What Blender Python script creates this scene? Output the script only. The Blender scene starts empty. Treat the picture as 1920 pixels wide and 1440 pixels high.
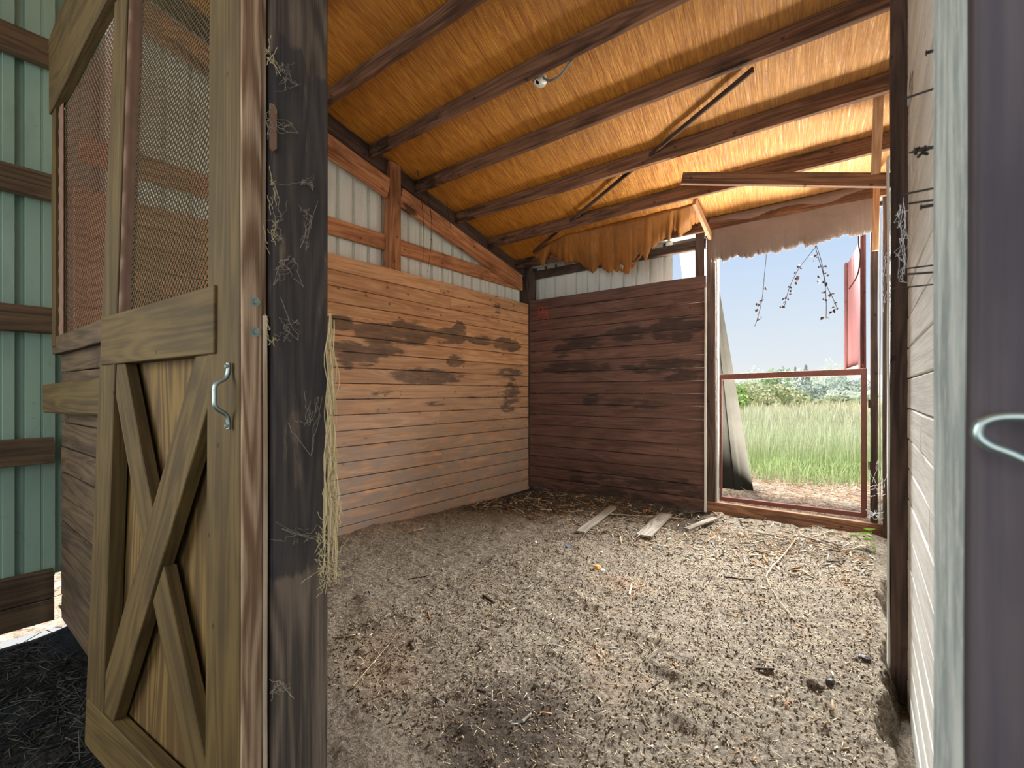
import bpy, bmesh, math, random
import numpy as np
from mathutils import Vector, Matrix, noise as mnoise

R = random.Random(11)
sc = bpy.context.scene
col = sc.collection

# ---------------------------------------------------------------- camera, world, light
CAM_Z = 1.25
cd = bpy.data.cameras.new('camera'); cam = bpy.data.objects.new('camera', cd); col.objects.link(cam)
cam.location = (0, 0, CAM_Z); cam.rotation_euler = (math.radians(90), 0, math.radians(37.4))
cd.sensor_width = 36; cd.lens = 866/1920*36; cd.shift_y = 15/1920; cd.clip_start = .02; cd.clip_end = 2000
cd.dof.use_dof = True; cd.dof.focus_distance = 3.2; cd.dof.aperture_fstop = 5.6
sc.camera = cam
sc.view_settings.view_transform = 'Standard'; sc.view_settings.look = 'None'
sc.view_settings.gamma = 1; sc.view_settings.use_curve_mapping = False
sc.view_settings.exposure = 0.0
sc.cycles.max_bounces = 10; sc.cycles.diffuse_bounces = 6
sc.cycles.use_denoising = True

world = bpy.data.worlds.new('sky'); sc.world = world; world.use_nodes = True
wn = world.node_tree; wn.nodes.clear()
tc = wn.nodes.new('ShaderNodeTexCoord'); sx = wn.nodes.new('ShaderNodeSeparateXYZ')
cr = wn.nodes.new('ShaderNodeValToRGB'); bg = wn.nodes.new('ShaderNodeBackground'); wo = wn.nodes.new('ShaderNodeOutputWorld')
wn.links.new(tc.outputs['Generated'], sx.inputs[0]); wn.links.new(sx.outputs['Z'], cr.inputs[0])
cr.color_ramp.elements[0].position = 0.0; cr.color_ramp.elements[0].color = (.86, .88, .88, 1)
cr.color_ramp.elements[1].position = .35; cr.color_ramp.elements[1].color = (.48, .68, .97, 1)
e = cr.color_ramp.elements.new(.10); e.color = (.74, .82, .90, 1)
e = cr.color_ramp.elements.new(1.0); e.color = (.55, .70, .95, 1)
wn.links.new(cr.outputs[0], bg.inputs[0]); bg.inputs[1].default_value = 1.0
wn.links.new(bg.outputs[0], wo.inputs[0])

def light(name, kind, loc, rot, energy, color=(1, 1, 1), **kw):
    d = bpy.data.lights.new(name, kind); d.energy = energy; d.color = color
    for k, v in kw.items(): setattr(d, k, v)
    o = bpy.data.objects.new(name, d); col.objects.link(o); o.location = loc; o.rotation_euler = [math.radians(a) for a in rot]
    return o
light('sun', 'SUN', (0, 0, 10), (27, 0, -15), 5.6, (1.0, .96, .88), angle=math.radians(8))
# added fill lamp, left behind the camera, for the jamb and right wall
light('aisle_side_fill', 'AREA', (-3.2, -2.2, 2.0), (90, 0, -50), 185, (.95, .98, 1.0), shape='RECTANGLE', size=2.2, size_y=2.4)
light('aisle_rear_fill', 'AREA', (.9, -2.9, 1.9), (90, 0, 14), 80, (.97, .98, 1.0), shape='RECTANGLE', size=2.6, size_y=2.4)  # added fill lamp from behind right; no opening stands there
# sunlit yard in front of the doorway, bouncing light up under the roof
light('yard_bounce', 'AREA', (-.62, 5.95, .12), (171, 0, 0), 420, (1.0, .96, .88), shape='RECTANGLE', size=1.0, size_y=1.5, spread=math.radians(118))
# bright sky under the eave, shining down through the doorway
light('doorway_sky', 'AREA', (-.62, 5.82, 3.06), (-48, 0, 0), 270, (.95, .98, 1.0), shape='RECTANGLE', size=1.5, size_y=.5, spread=math.radians(92))

# ---------------------------------------------------------------- helpers
def ray(px):
    u = (px-960)/866
    return -.6074+.7944*u, .7944+.6074*u
def at(px, py, X=None, Y=None, Z=None):
    """world point seen at (px,py) on the plane X=, Y= or Z="""
    dx, dy = ray(px)
    t = X/dx if X is not None else (Y/dy if Y is not None else (Z-CAM_Z)*866/(735-py))
    return Vector((t*dx, t*dy, CAM_Z+(735-py)/866*t))

def tag(o, label=None, cat=None, group=None, kind=None):
    for k, v in (('label', label), ('category', cat), ('group', group), ('kind', kind)):
        if v: o[k] = v
    return o
def empty(name, loc, label, cat, group=None, kind=None):
    o = bpy.data.objects.new(name, None); col.objects.link(o); o.location = loc; o.empty_display_size = .05
    return tag(o, label, cat, group, kind)

def link(name, verts, faces, mat, parent=None, smooth=False, attrs=None, bevel=0, auto=None):
    me = bpy.data.meshes.new(name); me.from_pydata([tuple(v) for v in verts], [], faces)
    if attrs:
        for k, (ty, vals) in attrs.items():
            a = me.attributes.new(k, ty, 'POINT')
            if ty == 'FLOAT': a.data.foreach_set('value', np.asarray(vals, dtype=np.float32).ravel())
            elif ty == 'FLOAT_VECTOR': a.data.foreach_set('vector', np.asarray(vals, dtype=np.float32).ravel())
            elif ty == 'FLOAT_COLOR': a.data.foreach_set('color', np.asarray(vals, dtype=np.float32).ravel())
    me.materials.append(mat); me.update()
    bm = bmesh.new(); bm.from_mesh(me); bmesh.ops.recalc_face_normals(bm, faces=bm.faces); bm.to_mesh(me); bm.free()
    if smooth: me.polygons.foreach_set('use_smooth', [True]*len(me.polygons))
    o = bpy.data.objects.new(name, me); col.objects.link(o)
    if parent:
        o.parent = parent; o.matrix_parent_inverse = Matrix.Translation(parent.location).inverted() if parent.type == 'EMPTY' else Matrix()
    if bevel:
        m = o.modifiers.new('bevel', 'BEVEL'); m.width = bevel; m.segments = 1; m.limit_method = 'ANGLE'
    return o

class NP:
    """collects pieces into one mesh"""
    greyf = None
    def __init__(s): s.v = []; s.f = []; s.gc = []; s.tone = []; s.st = []
    def add(s, v, f, gc, tone=0., st=None):
        b = len(s.v); s.v += [tuple(p) for p in v]; s.f += [tuple(b+i for i in q) for q in f]
        s.gc += [tuple(g) for g in gc]; s.tone += [tone]*len(v); s.st += (list(st) if st is not None else [0.]*len(v))
    def build(s, name, mat, parent=None, smooth=False, bevel=0):
        at_ = {'gc': ('FLOAT_VECTOR', s.gc), 'tone': ('FLOAT', s.tone), 'stain': ('FLOAT', s.st)}
        if s.greyf: at_['grey'] = ('FLOAT', [s.greyf(p) for p in s.v])
        return link(name, s.v, s.f, mat, parent, smooth, at_, bevel)

def lumber_piece(m, a, b, w, t, up=(0, 0, 1), seg=.12, jit=.0015, ch=.003, tone=0., stain=None, nw=1, twist=0.):
    """board from a to b; w measured along up, t across"""
    a, b = Vector(a), Vector(b); ax = (b-a); L = ax.length; ax.normalize()
    up = Vector(up); up = (up-ax*up.dot(ax)).normalized(); sd = ax.cross(up)
    n = max(1, int(L/seg)); off = (R.uniform(0, 40), R.uniform(0, 40), R.uniform(0, 40))
    hw, ht = w/2, t/2; ch = min(ch, ht*.4, hw*.4)
    prof = []
    ws = [-hw+ch+(2*hw-2*ch)*k/nw for k in range(nw+1)]
    prof += [(q, ht) for q in ws]; prof += [(hw, ht-ch), (hw, -ht+ch)]
    prof += [(q, -ht) for q in reversed(ws)]; prof += [(-hw, -ht+ch), (-hw, ht-ch)]
    k = len(prof); V = []; G = []; S = []
    for i in range(n+1):
        c = a+ax*(L*i/n)
        for (pu, pt) in prof:
            j = mnoise.noise(Vector((L*i/n*2.1+off[0], pu*14+off[1], pt*14+off[2])))*jit*2
            p = c+up*(pu+j)+sd*(pt+j*.8)
            V.append(p); G.append((L*i/n+off[0], pu+off[1], pt+off[2])); S.append(stain(p) if stain else 0.)
    F = [(i*k+j, i*k+(j+1) % k, (i+1)*k+(j+1) % k, (i+1)*k+j) for i in range(n) for j in range(k)]
    F += [tuple(range(k)), tuple(n*k+j for j in range(k))]
    m.add(V, F, G, tone, S)
def lumber(name, a, b, w, t, mat, up=(0, 0, 1), parent=None, **kw):
    m = NP(); lumber_piece(m, a, b, w, t, up, **kw); return m.build(name, mat, parent)

def tube(m, pts, r, n=6, taper=1.0, closed=False):
    """tube through pts, added to NP m"""
    pts = [Vector(p) for p in pts]; V = []; F = []; N = len(pts); prev = None
    for i, p in enumerate(pts):
        d = (pts[min(i+1, N-1)]-pts[max(i-1, 0)])
        if d.length < 1e-9: d = Vector((0, 0, 1))
        d.normalize()
        x = prev-d*prev.dot(d) if prev is not None else d.cross(Vector((0, 0, 1)) if abs(d.z) < .9 else Vector((1, 0, 0)))
        if x.length < 1e-6: x = d.orthogonal()
        x.normalize(); prev = x; y = d.cross(x)
        rr = (r[i] if hasattr(r, '__len__') else r*(1+(taper-1)*i/(max(1, N-1))))
        V += [p+x*math.cos(2*math.pi*j/n)*rr+y*math.sin(2*math.pi*j/n)*rr for j in range(n)]
    for i in range(N-1): F += [(i*n+j, i*n+(j+1) % n, (i+1)*n+(j+1) % n, (i+1)*n+j) for j in range(n)]
    F += [tuple(range(n)), tuple((N-1)*n+j for j in range(n))]
    m.add(V, F, [(v.x, v.y, v.z) for v in V], R.uniform(-.3, .3))
def smooth_path(pts, k=6):
    pts = [Vector(p) for p in pts]; out = []
    for i in range(len(pts)-1):
        p0, p1, p2, p3 = pts[max(i-1, 0)], pts[i], pts[i+1], pts[min(i+2, len(pts)-1)]
        for j in range(k):
            t = j/k
            out.append(.5*((2*p1)+(p2-p0)*t+(2*p0-5*p1+4*p2-p3)*t*t+(3*p1-p0-3*p2+p3)*t**3))
    return out+[pts[-1]]
def lathe(m, prof, c, axis=(0, 0, -1), n=24):
    ax = Vector(axis).normalized(); x = ax.orthogonal().normalized(); y = ax.cross(x); c = Vector(c)
    V = [c+ax*h+(x*math.cos(2*math.pi*j/n)+y*math.sin(2*math.pi*j/n))*max(r, 1e-4) for (r, h) in prof for j in range(n)]
    F = [(i*n+j, i*n+(j+1) % n, (i+1)*n+(j+1) % n, (i+1)*n+j) for i in range(len(prof)-1) for j in range(n)]
    m.add(V, F, [(v.x, v.y, v.z) for v in V])
def box(m, lo, hi, tone=0.):
    V = [(x, y, z) for x in (lo[0], hi[0]) for y in (lo[1], hi[1]) for z in (lo[2], hi[2])]
    F = [(0, 1, 3, 2), (4, 6, 7, 5), (0, 4, 5, 1), (2, 3, 7, 6), (0, 2, 6, 4), (1, 5, 7, 3)]
    m.add(V, F, V, tone)

# numpy value noise
def _h(i, j, s):
    n = (i*374761393+j*668265263+s*2147483647*7) & 0xffffffff
    n = ((n ^ (n >> 13))*1274126177) & 0xffffffff
    return ((n ^ (n >> 16)) & 0xffff)/65535.
def vn(x, y, s=0):
    x = np.asarray(x, dtype=float)+500; y = np.asarray(y, dtype=float)+500
    i = np.floor(x).astype(np.int64); j = np.floor(y).astype(np.int64); u = x-i; v = y-j
    u = u*u*(3-2*u); v = v*v*(3-2*v)
    return ((_h(i, j, s)*(1-u)+_h(i+1, j, s)*u)*(1-v)+(_h(i, j+1, s)*(1-u)+_h(i+1, j+1, s)*u)*v)*2-1
def fbm(x, y, s=0, o=4):
    r = 0; a = 1.
    for k in range(o): r = r+a*vn(x*2**k, y*2**k, s+k*17); a *= .5
    return r

# ---------------------------------------------------------------- materials
class NT:
    def __init__(s, name):
        s.m = bpy.data.materials.new(name); s.m.use_nodes = True; s.t = s.m.node_tree; s.t.nodes.clear()
        s.out = s.n('OutputMaterial'); s.b = s.n('BsdfPrincipled'); s.l(s.b.outputs[0], s.out.inputs[0])
    def n(s, ty, **kw):
        x = s.t.nodes.new('ShaderNode'+ty)
        for k, v in kw.items(): setattr(x, k, v)
        return x
    def l(s, a, b): s.t.links.new(a, b)
    def val(s, inp, v):
        if hasattr(v, 'is_linked') or isinstance(v, bpy.types.NodeSocket): s.l(v, inp)
        else: inp.default_value = v
    def math(s, op, a, b=0., c=None, clamp=False):
        x = s.n('Math', operation=op, use_clamp=clamp); s.val(x.inputs[0], a); s.val(x.inputs[1], b)
        if c is not None: s.val(x.inputs[2], c)
        return x.outputs[0]
    def mix(s, f, a, b, mode='MIX'):
        x = s.n('Mix', data_type='RGBA', blend_type=mode); s.val(x.inputs[0], f)
        for i, v in ((6, a), (7, b)):
            s.val(x.inputs[i], (*v, 1) if isinstance(v, tuple) and len(v) == 3 else v)
        return x.outputs[2]
    def ramp(s, f, stops):
        x = s.n('ValToRGB'); s.l(f, x.inputs[0]); r = x.color_ramp
        while len(r.elements) < len(stops): r.elements.new(.5)
        for e, (p, c) in zip(r.elements, stops): e.position = p; e.color = (*c, 1) if len(c) == 3 else c
        return x.outputs[0]
    def step(s, f, lo, hi):
        x = s.n('MapRange', interpolation_type='SMOOTHSTEP'); s.val(x.inputs[0], f); x.inputs[1].default_value = lo; x.inputs[2].default_value = hi
        return x.outputs[0]
    def noise(s, vec, scale, detail=3, rough=.55, dist=0.):
        x = s.n('TexNoise'); s.l(vec, x.inputs['Vector']); x.inputs['Scale'].default_value = scale; x.inputs['Detail'].default_value = detail
        x.inputs['Roughness'].default_value = rough; x.inputs['Distortion'].default_value = dist; return x.outputs[0]
    def map(s, vec, scale=(1, 1, 1), rot=(0, 0, 0)):
        x = s.n('Mapping'); s.l(vec, x.inputs[0]); x.inputs['Scale'].default_value = scale; x.inputs['Rotation'].default_value = rot; return x.outputs[0]
    def attr(s, name, out='Fac'):
        return s.n('Attribute', attribute_name=name).outputs[out]
    def bump(s, h, strength, dist=.01):
        x = s.n('Bump'); x.inputs['Strength'].default_value = strength; x.inputs['Distance'].default_value = dist
        s.l(h, x.inputs['Height']); s.l(x.outputs[0], s.b.inputs['Normal']); return x
    def fin(s, colr, rough=.8, spec=.3):
        s.val(s.b.inputs['Base Color'], (*colr, 1) if isinstance(colr, tuple) else colr)
        s.val(s.b.inputs['Roughness'], rough); s.b.inputs['Specular IOR Level'].default_value = spec; return s.m

def srgb(r, g, b):
    f = lambda c: (c/255/12.92 if c/255 <= .04045 else ((c/255+.055)/1.055)**2.4)
    return (f(r), f(g), f(b))

def wood(name, light_c, dark_c, stain_c=(.02, .016, .013), grain=1.0, knots=.07, rough=.75, bump=.35, blotch=.35, ring=.25, weather=None, spec=.25, greyc=None):
    s = NT(name); gc = s.attr('gc', 'Vector')
    a = s.noise(s.map(gc, (1.3, 16, 16)), 1.0*grain, 5, .62, .4)
    f = s.noise(s.map(gc, (3, 110, 110)), 1.0*grain, 3, .6)
    w = s.noise(s.map(gc, (.5, 6.5, 6.5)), 1.0*grain, 2, .5, .3)
    rg = s.math('MULTIPLY_ADD', s.math('SINE', s.math('MULTIPLY', w, 70.)), .5, .5)
    fac = s.math('ADD', s.math('MULTIPLY', a, .75-ring*.5), s.math('MULTIPLY', f, .45))
    fac = s.math('MULTIPLY_ADD', rg, ring*.6, s.math('SUBTRACT', fac, ring*.18))
    c = s.mix(s.step(fac, .32, .78), dark_c, light_c)
    bl = s.noise(s.map(gc, (1, 2.2, 2.2)), 2.3, 4, .6)
    c = s.mix(s.math('MULTIPLY', s.step(bl, .45, .75), blotch), c, tuple(v*.45 for v in dark_c))
    if weather: c = s.mix(s.math('MULTIPLY', s.step(s.noise(s.map(gc, (.8, 5, 5)), 1.7, 5, .65), .42, .68), .7), c, weather)
    if knots:
        v = s.n('TexVoronoi', voronoi_dimensions='2D'); s.l(s.map(gc, (4.2, 5.2, 5)), v.inputs['Vector']); v.inputs['Scale'].default_value = 1.0
        sp = s.n('SeparateColor'); s.l(v.outputs['Color'], sp.inputs[0])
        kn = s.math('ADD', v.outputs['Distance'], s.math('MULTIPLY', a, .05))
        on = s.math('GREATER_THAN', sp.outputs[0], .62)
        c = s.mix(s.math('MULTIPLY', on, s.math('MULTIPLY', s.math('SUBTRACT', 1., s.step(kn, knots*.75, knots*1.35)), .7)), c, tuple(v_*.3 for v_ in dark_c))
    tone = s.math('ADD', s.attr('tone'), 1.)
    hs = s.n('HueSaturation'); s.l(c, hs.inputs['Color']); s.l(tone, hs.inputs['Value']); c = hs.outputs[0]
    st = s.attr('stain'); sn = s.noise(s.map(gc, (3.5, 24, 24)), 1.0, 6, .7); sl = s.noise(s.map(gc, (2.2, 8, 8)), 2.0, 3, .6)
    if greyc:
        gm = s.math('MULTIPLY', s.attr('grey'), s.step(s.math('ADD', sl, s.math('MULTIPLY', a, .4)), .35, .85)); c = s.mix(gm, c, greyc)
    k_ = s.math('MULTIPLY', st, s.math('MULTIPLY_ADD', s.math('SUBTRACT', sn, .5), 2.6, s.math('MULTIPLY_ADD', s.math('SUBTRACT', sl, .5), 2.2, 1.0)))
    sm = s.step(k_, .34, .62)
    c = s.mix(s.math('MULTIPLY', sm, s.math('MULTIPLY_ADD', sl, .7, .38), clamp=True), c, stain_c)
    s.bump(s.math('ADD', a, s.math('MULTIPLY', f, .8)), bump, .006)
    return s.fin(c, rough, spec)

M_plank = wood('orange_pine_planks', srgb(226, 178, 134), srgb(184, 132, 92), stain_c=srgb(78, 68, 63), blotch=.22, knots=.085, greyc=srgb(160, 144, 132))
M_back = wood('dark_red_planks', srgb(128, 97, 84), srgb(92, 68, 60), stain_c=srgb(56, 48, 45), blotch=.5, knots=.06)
M_orange = wood('orange_lumber', srgb(224, 162, 116), srgb(158, 98, 62), stain_c=srgb(42, 26, 22), blotch=.7)
M_purlin = wood('old_brown_lumber', srgb(148, 108, 80), srgb(80, 57, 46), stain_c=srgb(34, 28, 27), blotch=.7)
M_dark = wood('dark_lumber', srgb(106, 84, 72), srgb(58, 48, 44), blotch=.5)
M_olive = wood('door_lumber', srgb(96, 78, 42), srgb(68, 53, 29), blotch=.35, ring=.3, knots=.05)
M_ply = wood('door_plywood', srgb(116, 92, 48), srgb(80, 60, 32), blotch=.2, ring=.6, grain=.8, knots=0)
M_edge = wood('door_edge_wood', srgb(172, 146, 118), srgb(116, 88, 66), ring=.5, grain=1.6, blotch=.25, knots=.03, bump=.6)
M_post = wood('weathered_post', srgb(114, 100, 86), srgb(64, 57, 51), stain_c=srgb(50, 48, 50), blotch=.35, ring=.4, bump=.7, knots=.05)
M_grey = wood('grey_weathered_wood', srgb(168, 158, 142), srgb(104, 94, 82), blotch=.4)
M_white = wood('whitewashed_planks', srgb(240, 239, 228), srgb(208, 206, 196), blotch=.12, bump=.4, ring=.15, knots=.03, stain_c=srgb(60, 52, 46))
M_jamb = wood('whitewashed_jamb', srgb(206, 216, 208), srgb(156, 168, 164), blotch=.3, ring=.1, grain=.9, knots=.04)
def jamb_mat():
    s = NT('mottled_whitewashed_jamb'); gc = s.attr('gc', 'Vector')
    a = s.noise(s.map(gc, (5, 22, 22)), 1.0, 5, .65); b = s.noise(s.map(gc, (9, 16, 16)), 3.0, 4, .7); d = s.noise(s.map(gc, (14, 60, 60)), 1.0, 3, .6)
    c = s.mix(s.step(a, .35, .7), srgb(150, 163, 160), srgb(208, 217, 210))
    c = s.mix(s.math('MULTIPLY', s.step(b, .5, .7), .5), c, srgb(226, 230, 222))
    c = s.mix(s.math('MULTIPLY', s.step(d, .66, .74), .8), c, srgb(70, 78, 80))
    s.bump(s.math('ADD', a, b), .5, .006); return s.fin(c, .8, .2)
M_jamb = jamb_mat()
M_casing = wood('dark_blue_brown_casing', srgb(82, 74, 76), srgb(46, 45, 56), blotch=.5)
M_aisle = wood('dim_aisle_planks', srgb(98, 80, 58), srgb(60, 47, 35), blotch=.6)
M_girt = wood('aisle_girt_wood', srgb(104, 84, 60), srgb(62, 50, 38), blotch=.5)
M_battenl = wood('pale_batten_wood', srgb(226, 182, 142), srgb(186, 136, 98), blotch=.15)
M_reddoor = wood('red_painted_boards', srgb(116, 70, 68), srgb(88, 50, 49), blotch=.3, ring=.1)
M_chip = wood('wood_chip', srgb(206, 188, 160), srgb(140, 116, 90), knots=0)
M_twig = wood('twig_bark', srgb(190, 168, 140), srgb(120, 98, 76), knots=0)
M_char = wood('charred_chip', srgb(92, 64, 44), srgb(40, 28, 20), knots=0)

def plain(name, c, rough=.6, spec=.4, metal=0., var=.25, scale=14., bump=0.):
    s = NT(name); tcn = s.n('TexCoord').outputs['Object']; n = s.noise(tcn, scale, 5, .6)
    cc = s.mix(n, tuple(v*(1-var) for v in c), tuple(min(1, v*(1+var)) for v in c))
    if bump: s.bump(n, bump, .01)
    s.b.inputs['Metallic'].default_value = metal
    return s.fin(cc, rough, spec)
M_rust = plain('rust_brown_iron', srgb(118, 76, 66), .7, .3, 0, .35, 30, .3)
M_galv = plain('galvanized_steel', srgb(150, 165, 160), .35, .6, .85, .2, 60)
M_rustmesh = plain('dusty_expanded_steel', srgb(86, 76, 54), .75, .25, 0, .3, 20)
M_pinkmesh = plain('dusty_pink_flange', srgb(118, 90, 72), .7, .3, 0, .3, 18, .3)
M_porc = plain('white_porcelain', srgb(222, 220, 208), .25, .6, 0, .08, 40)
M_black = plain('black_hole', (.012, .012, .012), .8, .2)
M_nail = plain('rusty_nail', srgb(62, 58, 56), .6, .4, .4, .3, 60)
M_conduit = plain('grey_conduit', srgb(120, 128, 130), .5, .5, .3)
M_twine = plain('sisal_twine', srgb(206, 190, 146), .9, .15, 0, .25, 60)
M_redtwine = plain('red_twine', srgb(214, 96, 80), .85, .2)
M_web = plain('cobweb', srgb(150, 142, 126), .9, .2)
M_webw = plain('white_cobweb', srgb(225, 228, 230), .9, .2)
M_vine = plain('dry_vine', srgb(58, 44, 36), .9, .15)
M_leafdry = plain('dry_leaf', srgb(58, 40, 32), .9, .15, 0, .4)
M_green = plain('fresh_green_leaf', srgb(150, 200, 80), .5, .4, 0, .2)
M_black2 = plain('black_grease', srgb(30, 27, 26), .7)

# vertical ribbed metal siding
def siding_mat():
    s = NT('siding_paint'); tcn = s.n('TexCoord').outputs['Object']
    d = s.noise(s.map(tcn, (3, 3, .8)), 2.5, 5, .65); sp = s.noise(tcn, 38, 4, .7)
    c = s.mix(s.math('MULTIPLY', s.step(d, .5, .8), .35), srgb(238, 242, 234), srgb(186, 180, 158))
    c = s.mix(s.math('MULTIPLY', s.step(sp, .63, .72), .55), c, srgb(120, 110, 88))
    return s.fin(c, .45, .4)
M_siding = siding_mat()
def siding_green_light():
    s = NT('siding_paint_in_green_light'); tcn = s.n('TexCoord').outputs['Object']  # siding paint with the aisle's dim green light mixed into its colour
    d = s.noise(s.map(tcn, (3, 3, .8)), 2.5, 5, .65); sp = s.noise(tcn, 30, 5, .75)
    c = s.mix(s.math('MULTIPLY', s.step(d, .45, .75), .4), srgb(134, 160, 142), srgb(104, 126, 110))
    c = s.mix(s.math('MULTIPLY', s.step(sp, .62, .72), .6), c, srgb(96, 104, 88))
    return s.fin(c, .5, .35)
M_greenlit_siding = siding_green_light()

def paper():
    s = NT('amber_insulation_paper'); g = s.attr('gc', 'Vector')
    st = s.noise(s.map(g, (60, 4.5, 1)), 1.0, 5, .65, 1.2)
    fn = s.noise(s.map(g, (150, 9, 1)), 1.0, 3, .6, .6)
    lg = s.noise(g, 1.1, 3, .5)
    c = s.mix(s.step(st, .3, .72), srgb(166, 94, 24), srgb(236, 164, 62))
    c = s.mix(s.math('MULTIPLY', s.step(fn, .52, .8), .35), c, srgb(242, 196, 120))
    c = s.mix(s.math('MULTIPLY', s.step(lg, .45, .75), .4), c, srgb(150, 98, 48))
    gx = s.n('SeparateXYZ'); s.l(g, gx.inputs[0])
    c = s.mix(s.math('MULTIPLY', s.step(s.math('ADD', gx.outputs[0], s.math('MULTIPLY', lg, .8)), -1.0, 1.2), .5), c, srgb(212, 168, 118))  # paler toward the right: light washing the paper, put into its colour
    s.bump(s.math('ADD', st, s.math('MULTIPLY', fn, .4)), .7, .016)
    return s.fin(c, .42, .5)
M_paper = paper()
def papertorn():
    s = NT('torn_paper'); g = s.attr('gc', 'Vector')
    st = s.noise(s.map(g, (36, 3, 3)), 1.0, 4, .6, 1.2); lg = s.noise(g, 5, 5, .6)
    c = s.mix(st, srgb(160, 100, 44), srgb(216, 154, 84))
    c = s.mix(s.math('MULTIPLY', s.step(lg, .45, .7), .45), c, srgb(140, 98, 62))
    tr = s.n('BsdfTranslucent'); s.l(c, tr.inputs[0]); mx = s.n('MixShader'); mx.inputs[0].default_value = .35
    s.fin(c, .6, .3); s.l(s.b.outputs[0], mx.inputs[1]); s.l(tr.outputs[0], mx.inputs[2]); s.l(mx.outputs[0], s.out.inputs[0])
    s.bump(lg, .4, .02); return s.m
M_torn = papertorn()
def flapmat():
    s = NT('grey_felt_flap'); g = s.attr('gc', 'Vector'); lg = s.noise(g, 6, 5, .6); f = s.noise(g, 60, 3, .6)
    c = s.mix(lg, srgb(128, 112, 104), srgb(166, 148, 138)); c = s.mix(s.math('MULTIPLY', f, .25), c, srgb(110, 96, 88))
    s.bump(f, .3, .01); return s.fin(c, .9, .1)
M_flap = flapmat()

def dirtmat():
    s = NT('dry_manure_dirt'); p = s.n('NewGeometry').outputs['Position']
    big = s.noise(p, 1.3, 4, .6); mid = s.noise(p, 9, 5, .65); f = s.noise(p, 55, 6, .75); ff = s.noise(p, 210, 4, .7)
    c = s.mix(s.step(f, .34, .68), srgb(88, 78, 68), srgb(170, 157, 138))
    c = s.mix(s.math('MULTIPLY', s.step(ff, .55, .7), .6), c, srgb(222, 206, 176))
    c = s.mix(s.math('MULTIPLY', s.math('SUBTRACT', 1., s.step(ff, .32, .42)), .7), c, srgb(46, 36, 30))
    c = s.mix(s.math('MULTIPLY', s.step(mid, .56, .74), .45), c, srgb(122, 98, 76))
    c = s.mix(s.math('MULTIPLY', s.step(big, .54, .68), .28), c, srgb(184, 148, 116))
    dk = s.math('ADD', s.attr('stain'), s.math('MULTIPLY', s.math('SUBTRACT', mid, .5), .9))
    c = s.mix(s.math('MULTIPLY', s.step(dk, .3, .8), .72), c, srgb(52, 42, 37))
    s.bump(s.math('ADD', f, s.math('MULTIPLY', ff, .7)), .9, .014)
    return s.fin(c, .95, .1)
M_dirt = dirtmat()
def groundmat(name, a, b, d=None, sc_=30):
    s = NT(name); p = s.n('NewGeometry').outputs['Position']
    f = s.noise(p, sc_, 5, .7); m = s.noise(p, 3, 4, .6)
    c = s.mix(s.step(f, .35, .65), a, b)
    if d: c = s.mix(s.step(m, .45, .65), c, d)
    s.bump(f, .6, .03); return s.fin(c, .95, .1)
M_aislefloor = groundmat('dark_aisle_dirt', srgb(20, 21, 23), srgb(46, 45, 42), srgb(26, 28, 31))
M_straw_ground = groundmat('straw_strewn_soil', srgb(180, 154, 132), srgb(238, 218, 196), srgb(206, 176, 150), 22)
M_field = groundmat('dry_meadow', srgb(166, 178, 112), srgb(200, 198, 142), srgb(214, 202, 160), .6)
def hazed(name, a, b, sc_): return groundmat(name, a, b, None, sc_)
M_hill = groundmat('far_hazed_hillside', srgb(196, 206, 202), srgb(216, 216, 206), srgb(206, 212, 206), .02)  # hill colour whitened to stand for distance haze
M_farfield = groundmat('far_hazed_field', srgb(198, 208, 176), srgb(224, 222, 200), srgb(184, 200, 168), .03)  # field colour paled for distance haze

def colattr(name, rough=.7, spec=.2, trans=.3):
    s = NT(name); c = s.attr('colr', 'Color'); s.fin(c, rough, spec)
    if trans:
        tr = s.n('BsdfTranslucent'); s.l(c, tr.inputs[0]); mx = s.n('MixShader'); mx.inputs[0].default_value = trans
        s.l(s.b.outputs[0], mx.inputs[1]); s.l(tr.outputs[0], mx.inputs[2]); s.l(mx.outputs[0], s.out.inputs[0])
    return s.m
M_grass = colattr('meadow_grass', .6, .25, .35)
M_leaf = colattr('foliage', .7, .2, .3)
M_debris = colattr('scattered_straw', .85, .15, 0)

# ---------------------------------------------------------------- floor and ground
def fz(x, y):
    x = np.asarray(x, dtype=float); y = np.asarray(y, dtype=float)
    z = .028*fbm(x*.9, y*.9, 3, 2)+.05*np.exp(-((x+3.2)**2/.5+(y-2.4)**2/1.2))+.035*np.exp(-((x+1.7)**2/.5+(y-2.6)**2/.7))
    z = z-.03*np.exp(-((y-4.95)**2/.05))*(np.exp(-((x+3.4)**2/.02))+np.exp(-((x+1.48)**2/.02)))*2+.035*np.exp(-((y-4.95)**2/.05))
    z = z+.015*vn(x*7, y*7, 5)+.015*np.maximum(0, vn(x*15, y*15, 9)-.05)+.0055*vn(x*33, y*33, 21)+.006*np.maximum(0, vn(x*70, y*70, 31)-.1)
    rightedge = .055+.028*(y-2.4)*.5+.03*vn(y*4, y*0, 77)+.015*vn(y*15, y*0, 78)+.012*vn(y*38, x*38, 79)
    z = z-.16*np.clip((x-rightedge)/.05, 0, 1)*(y < 3.9)
    return z
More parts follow.
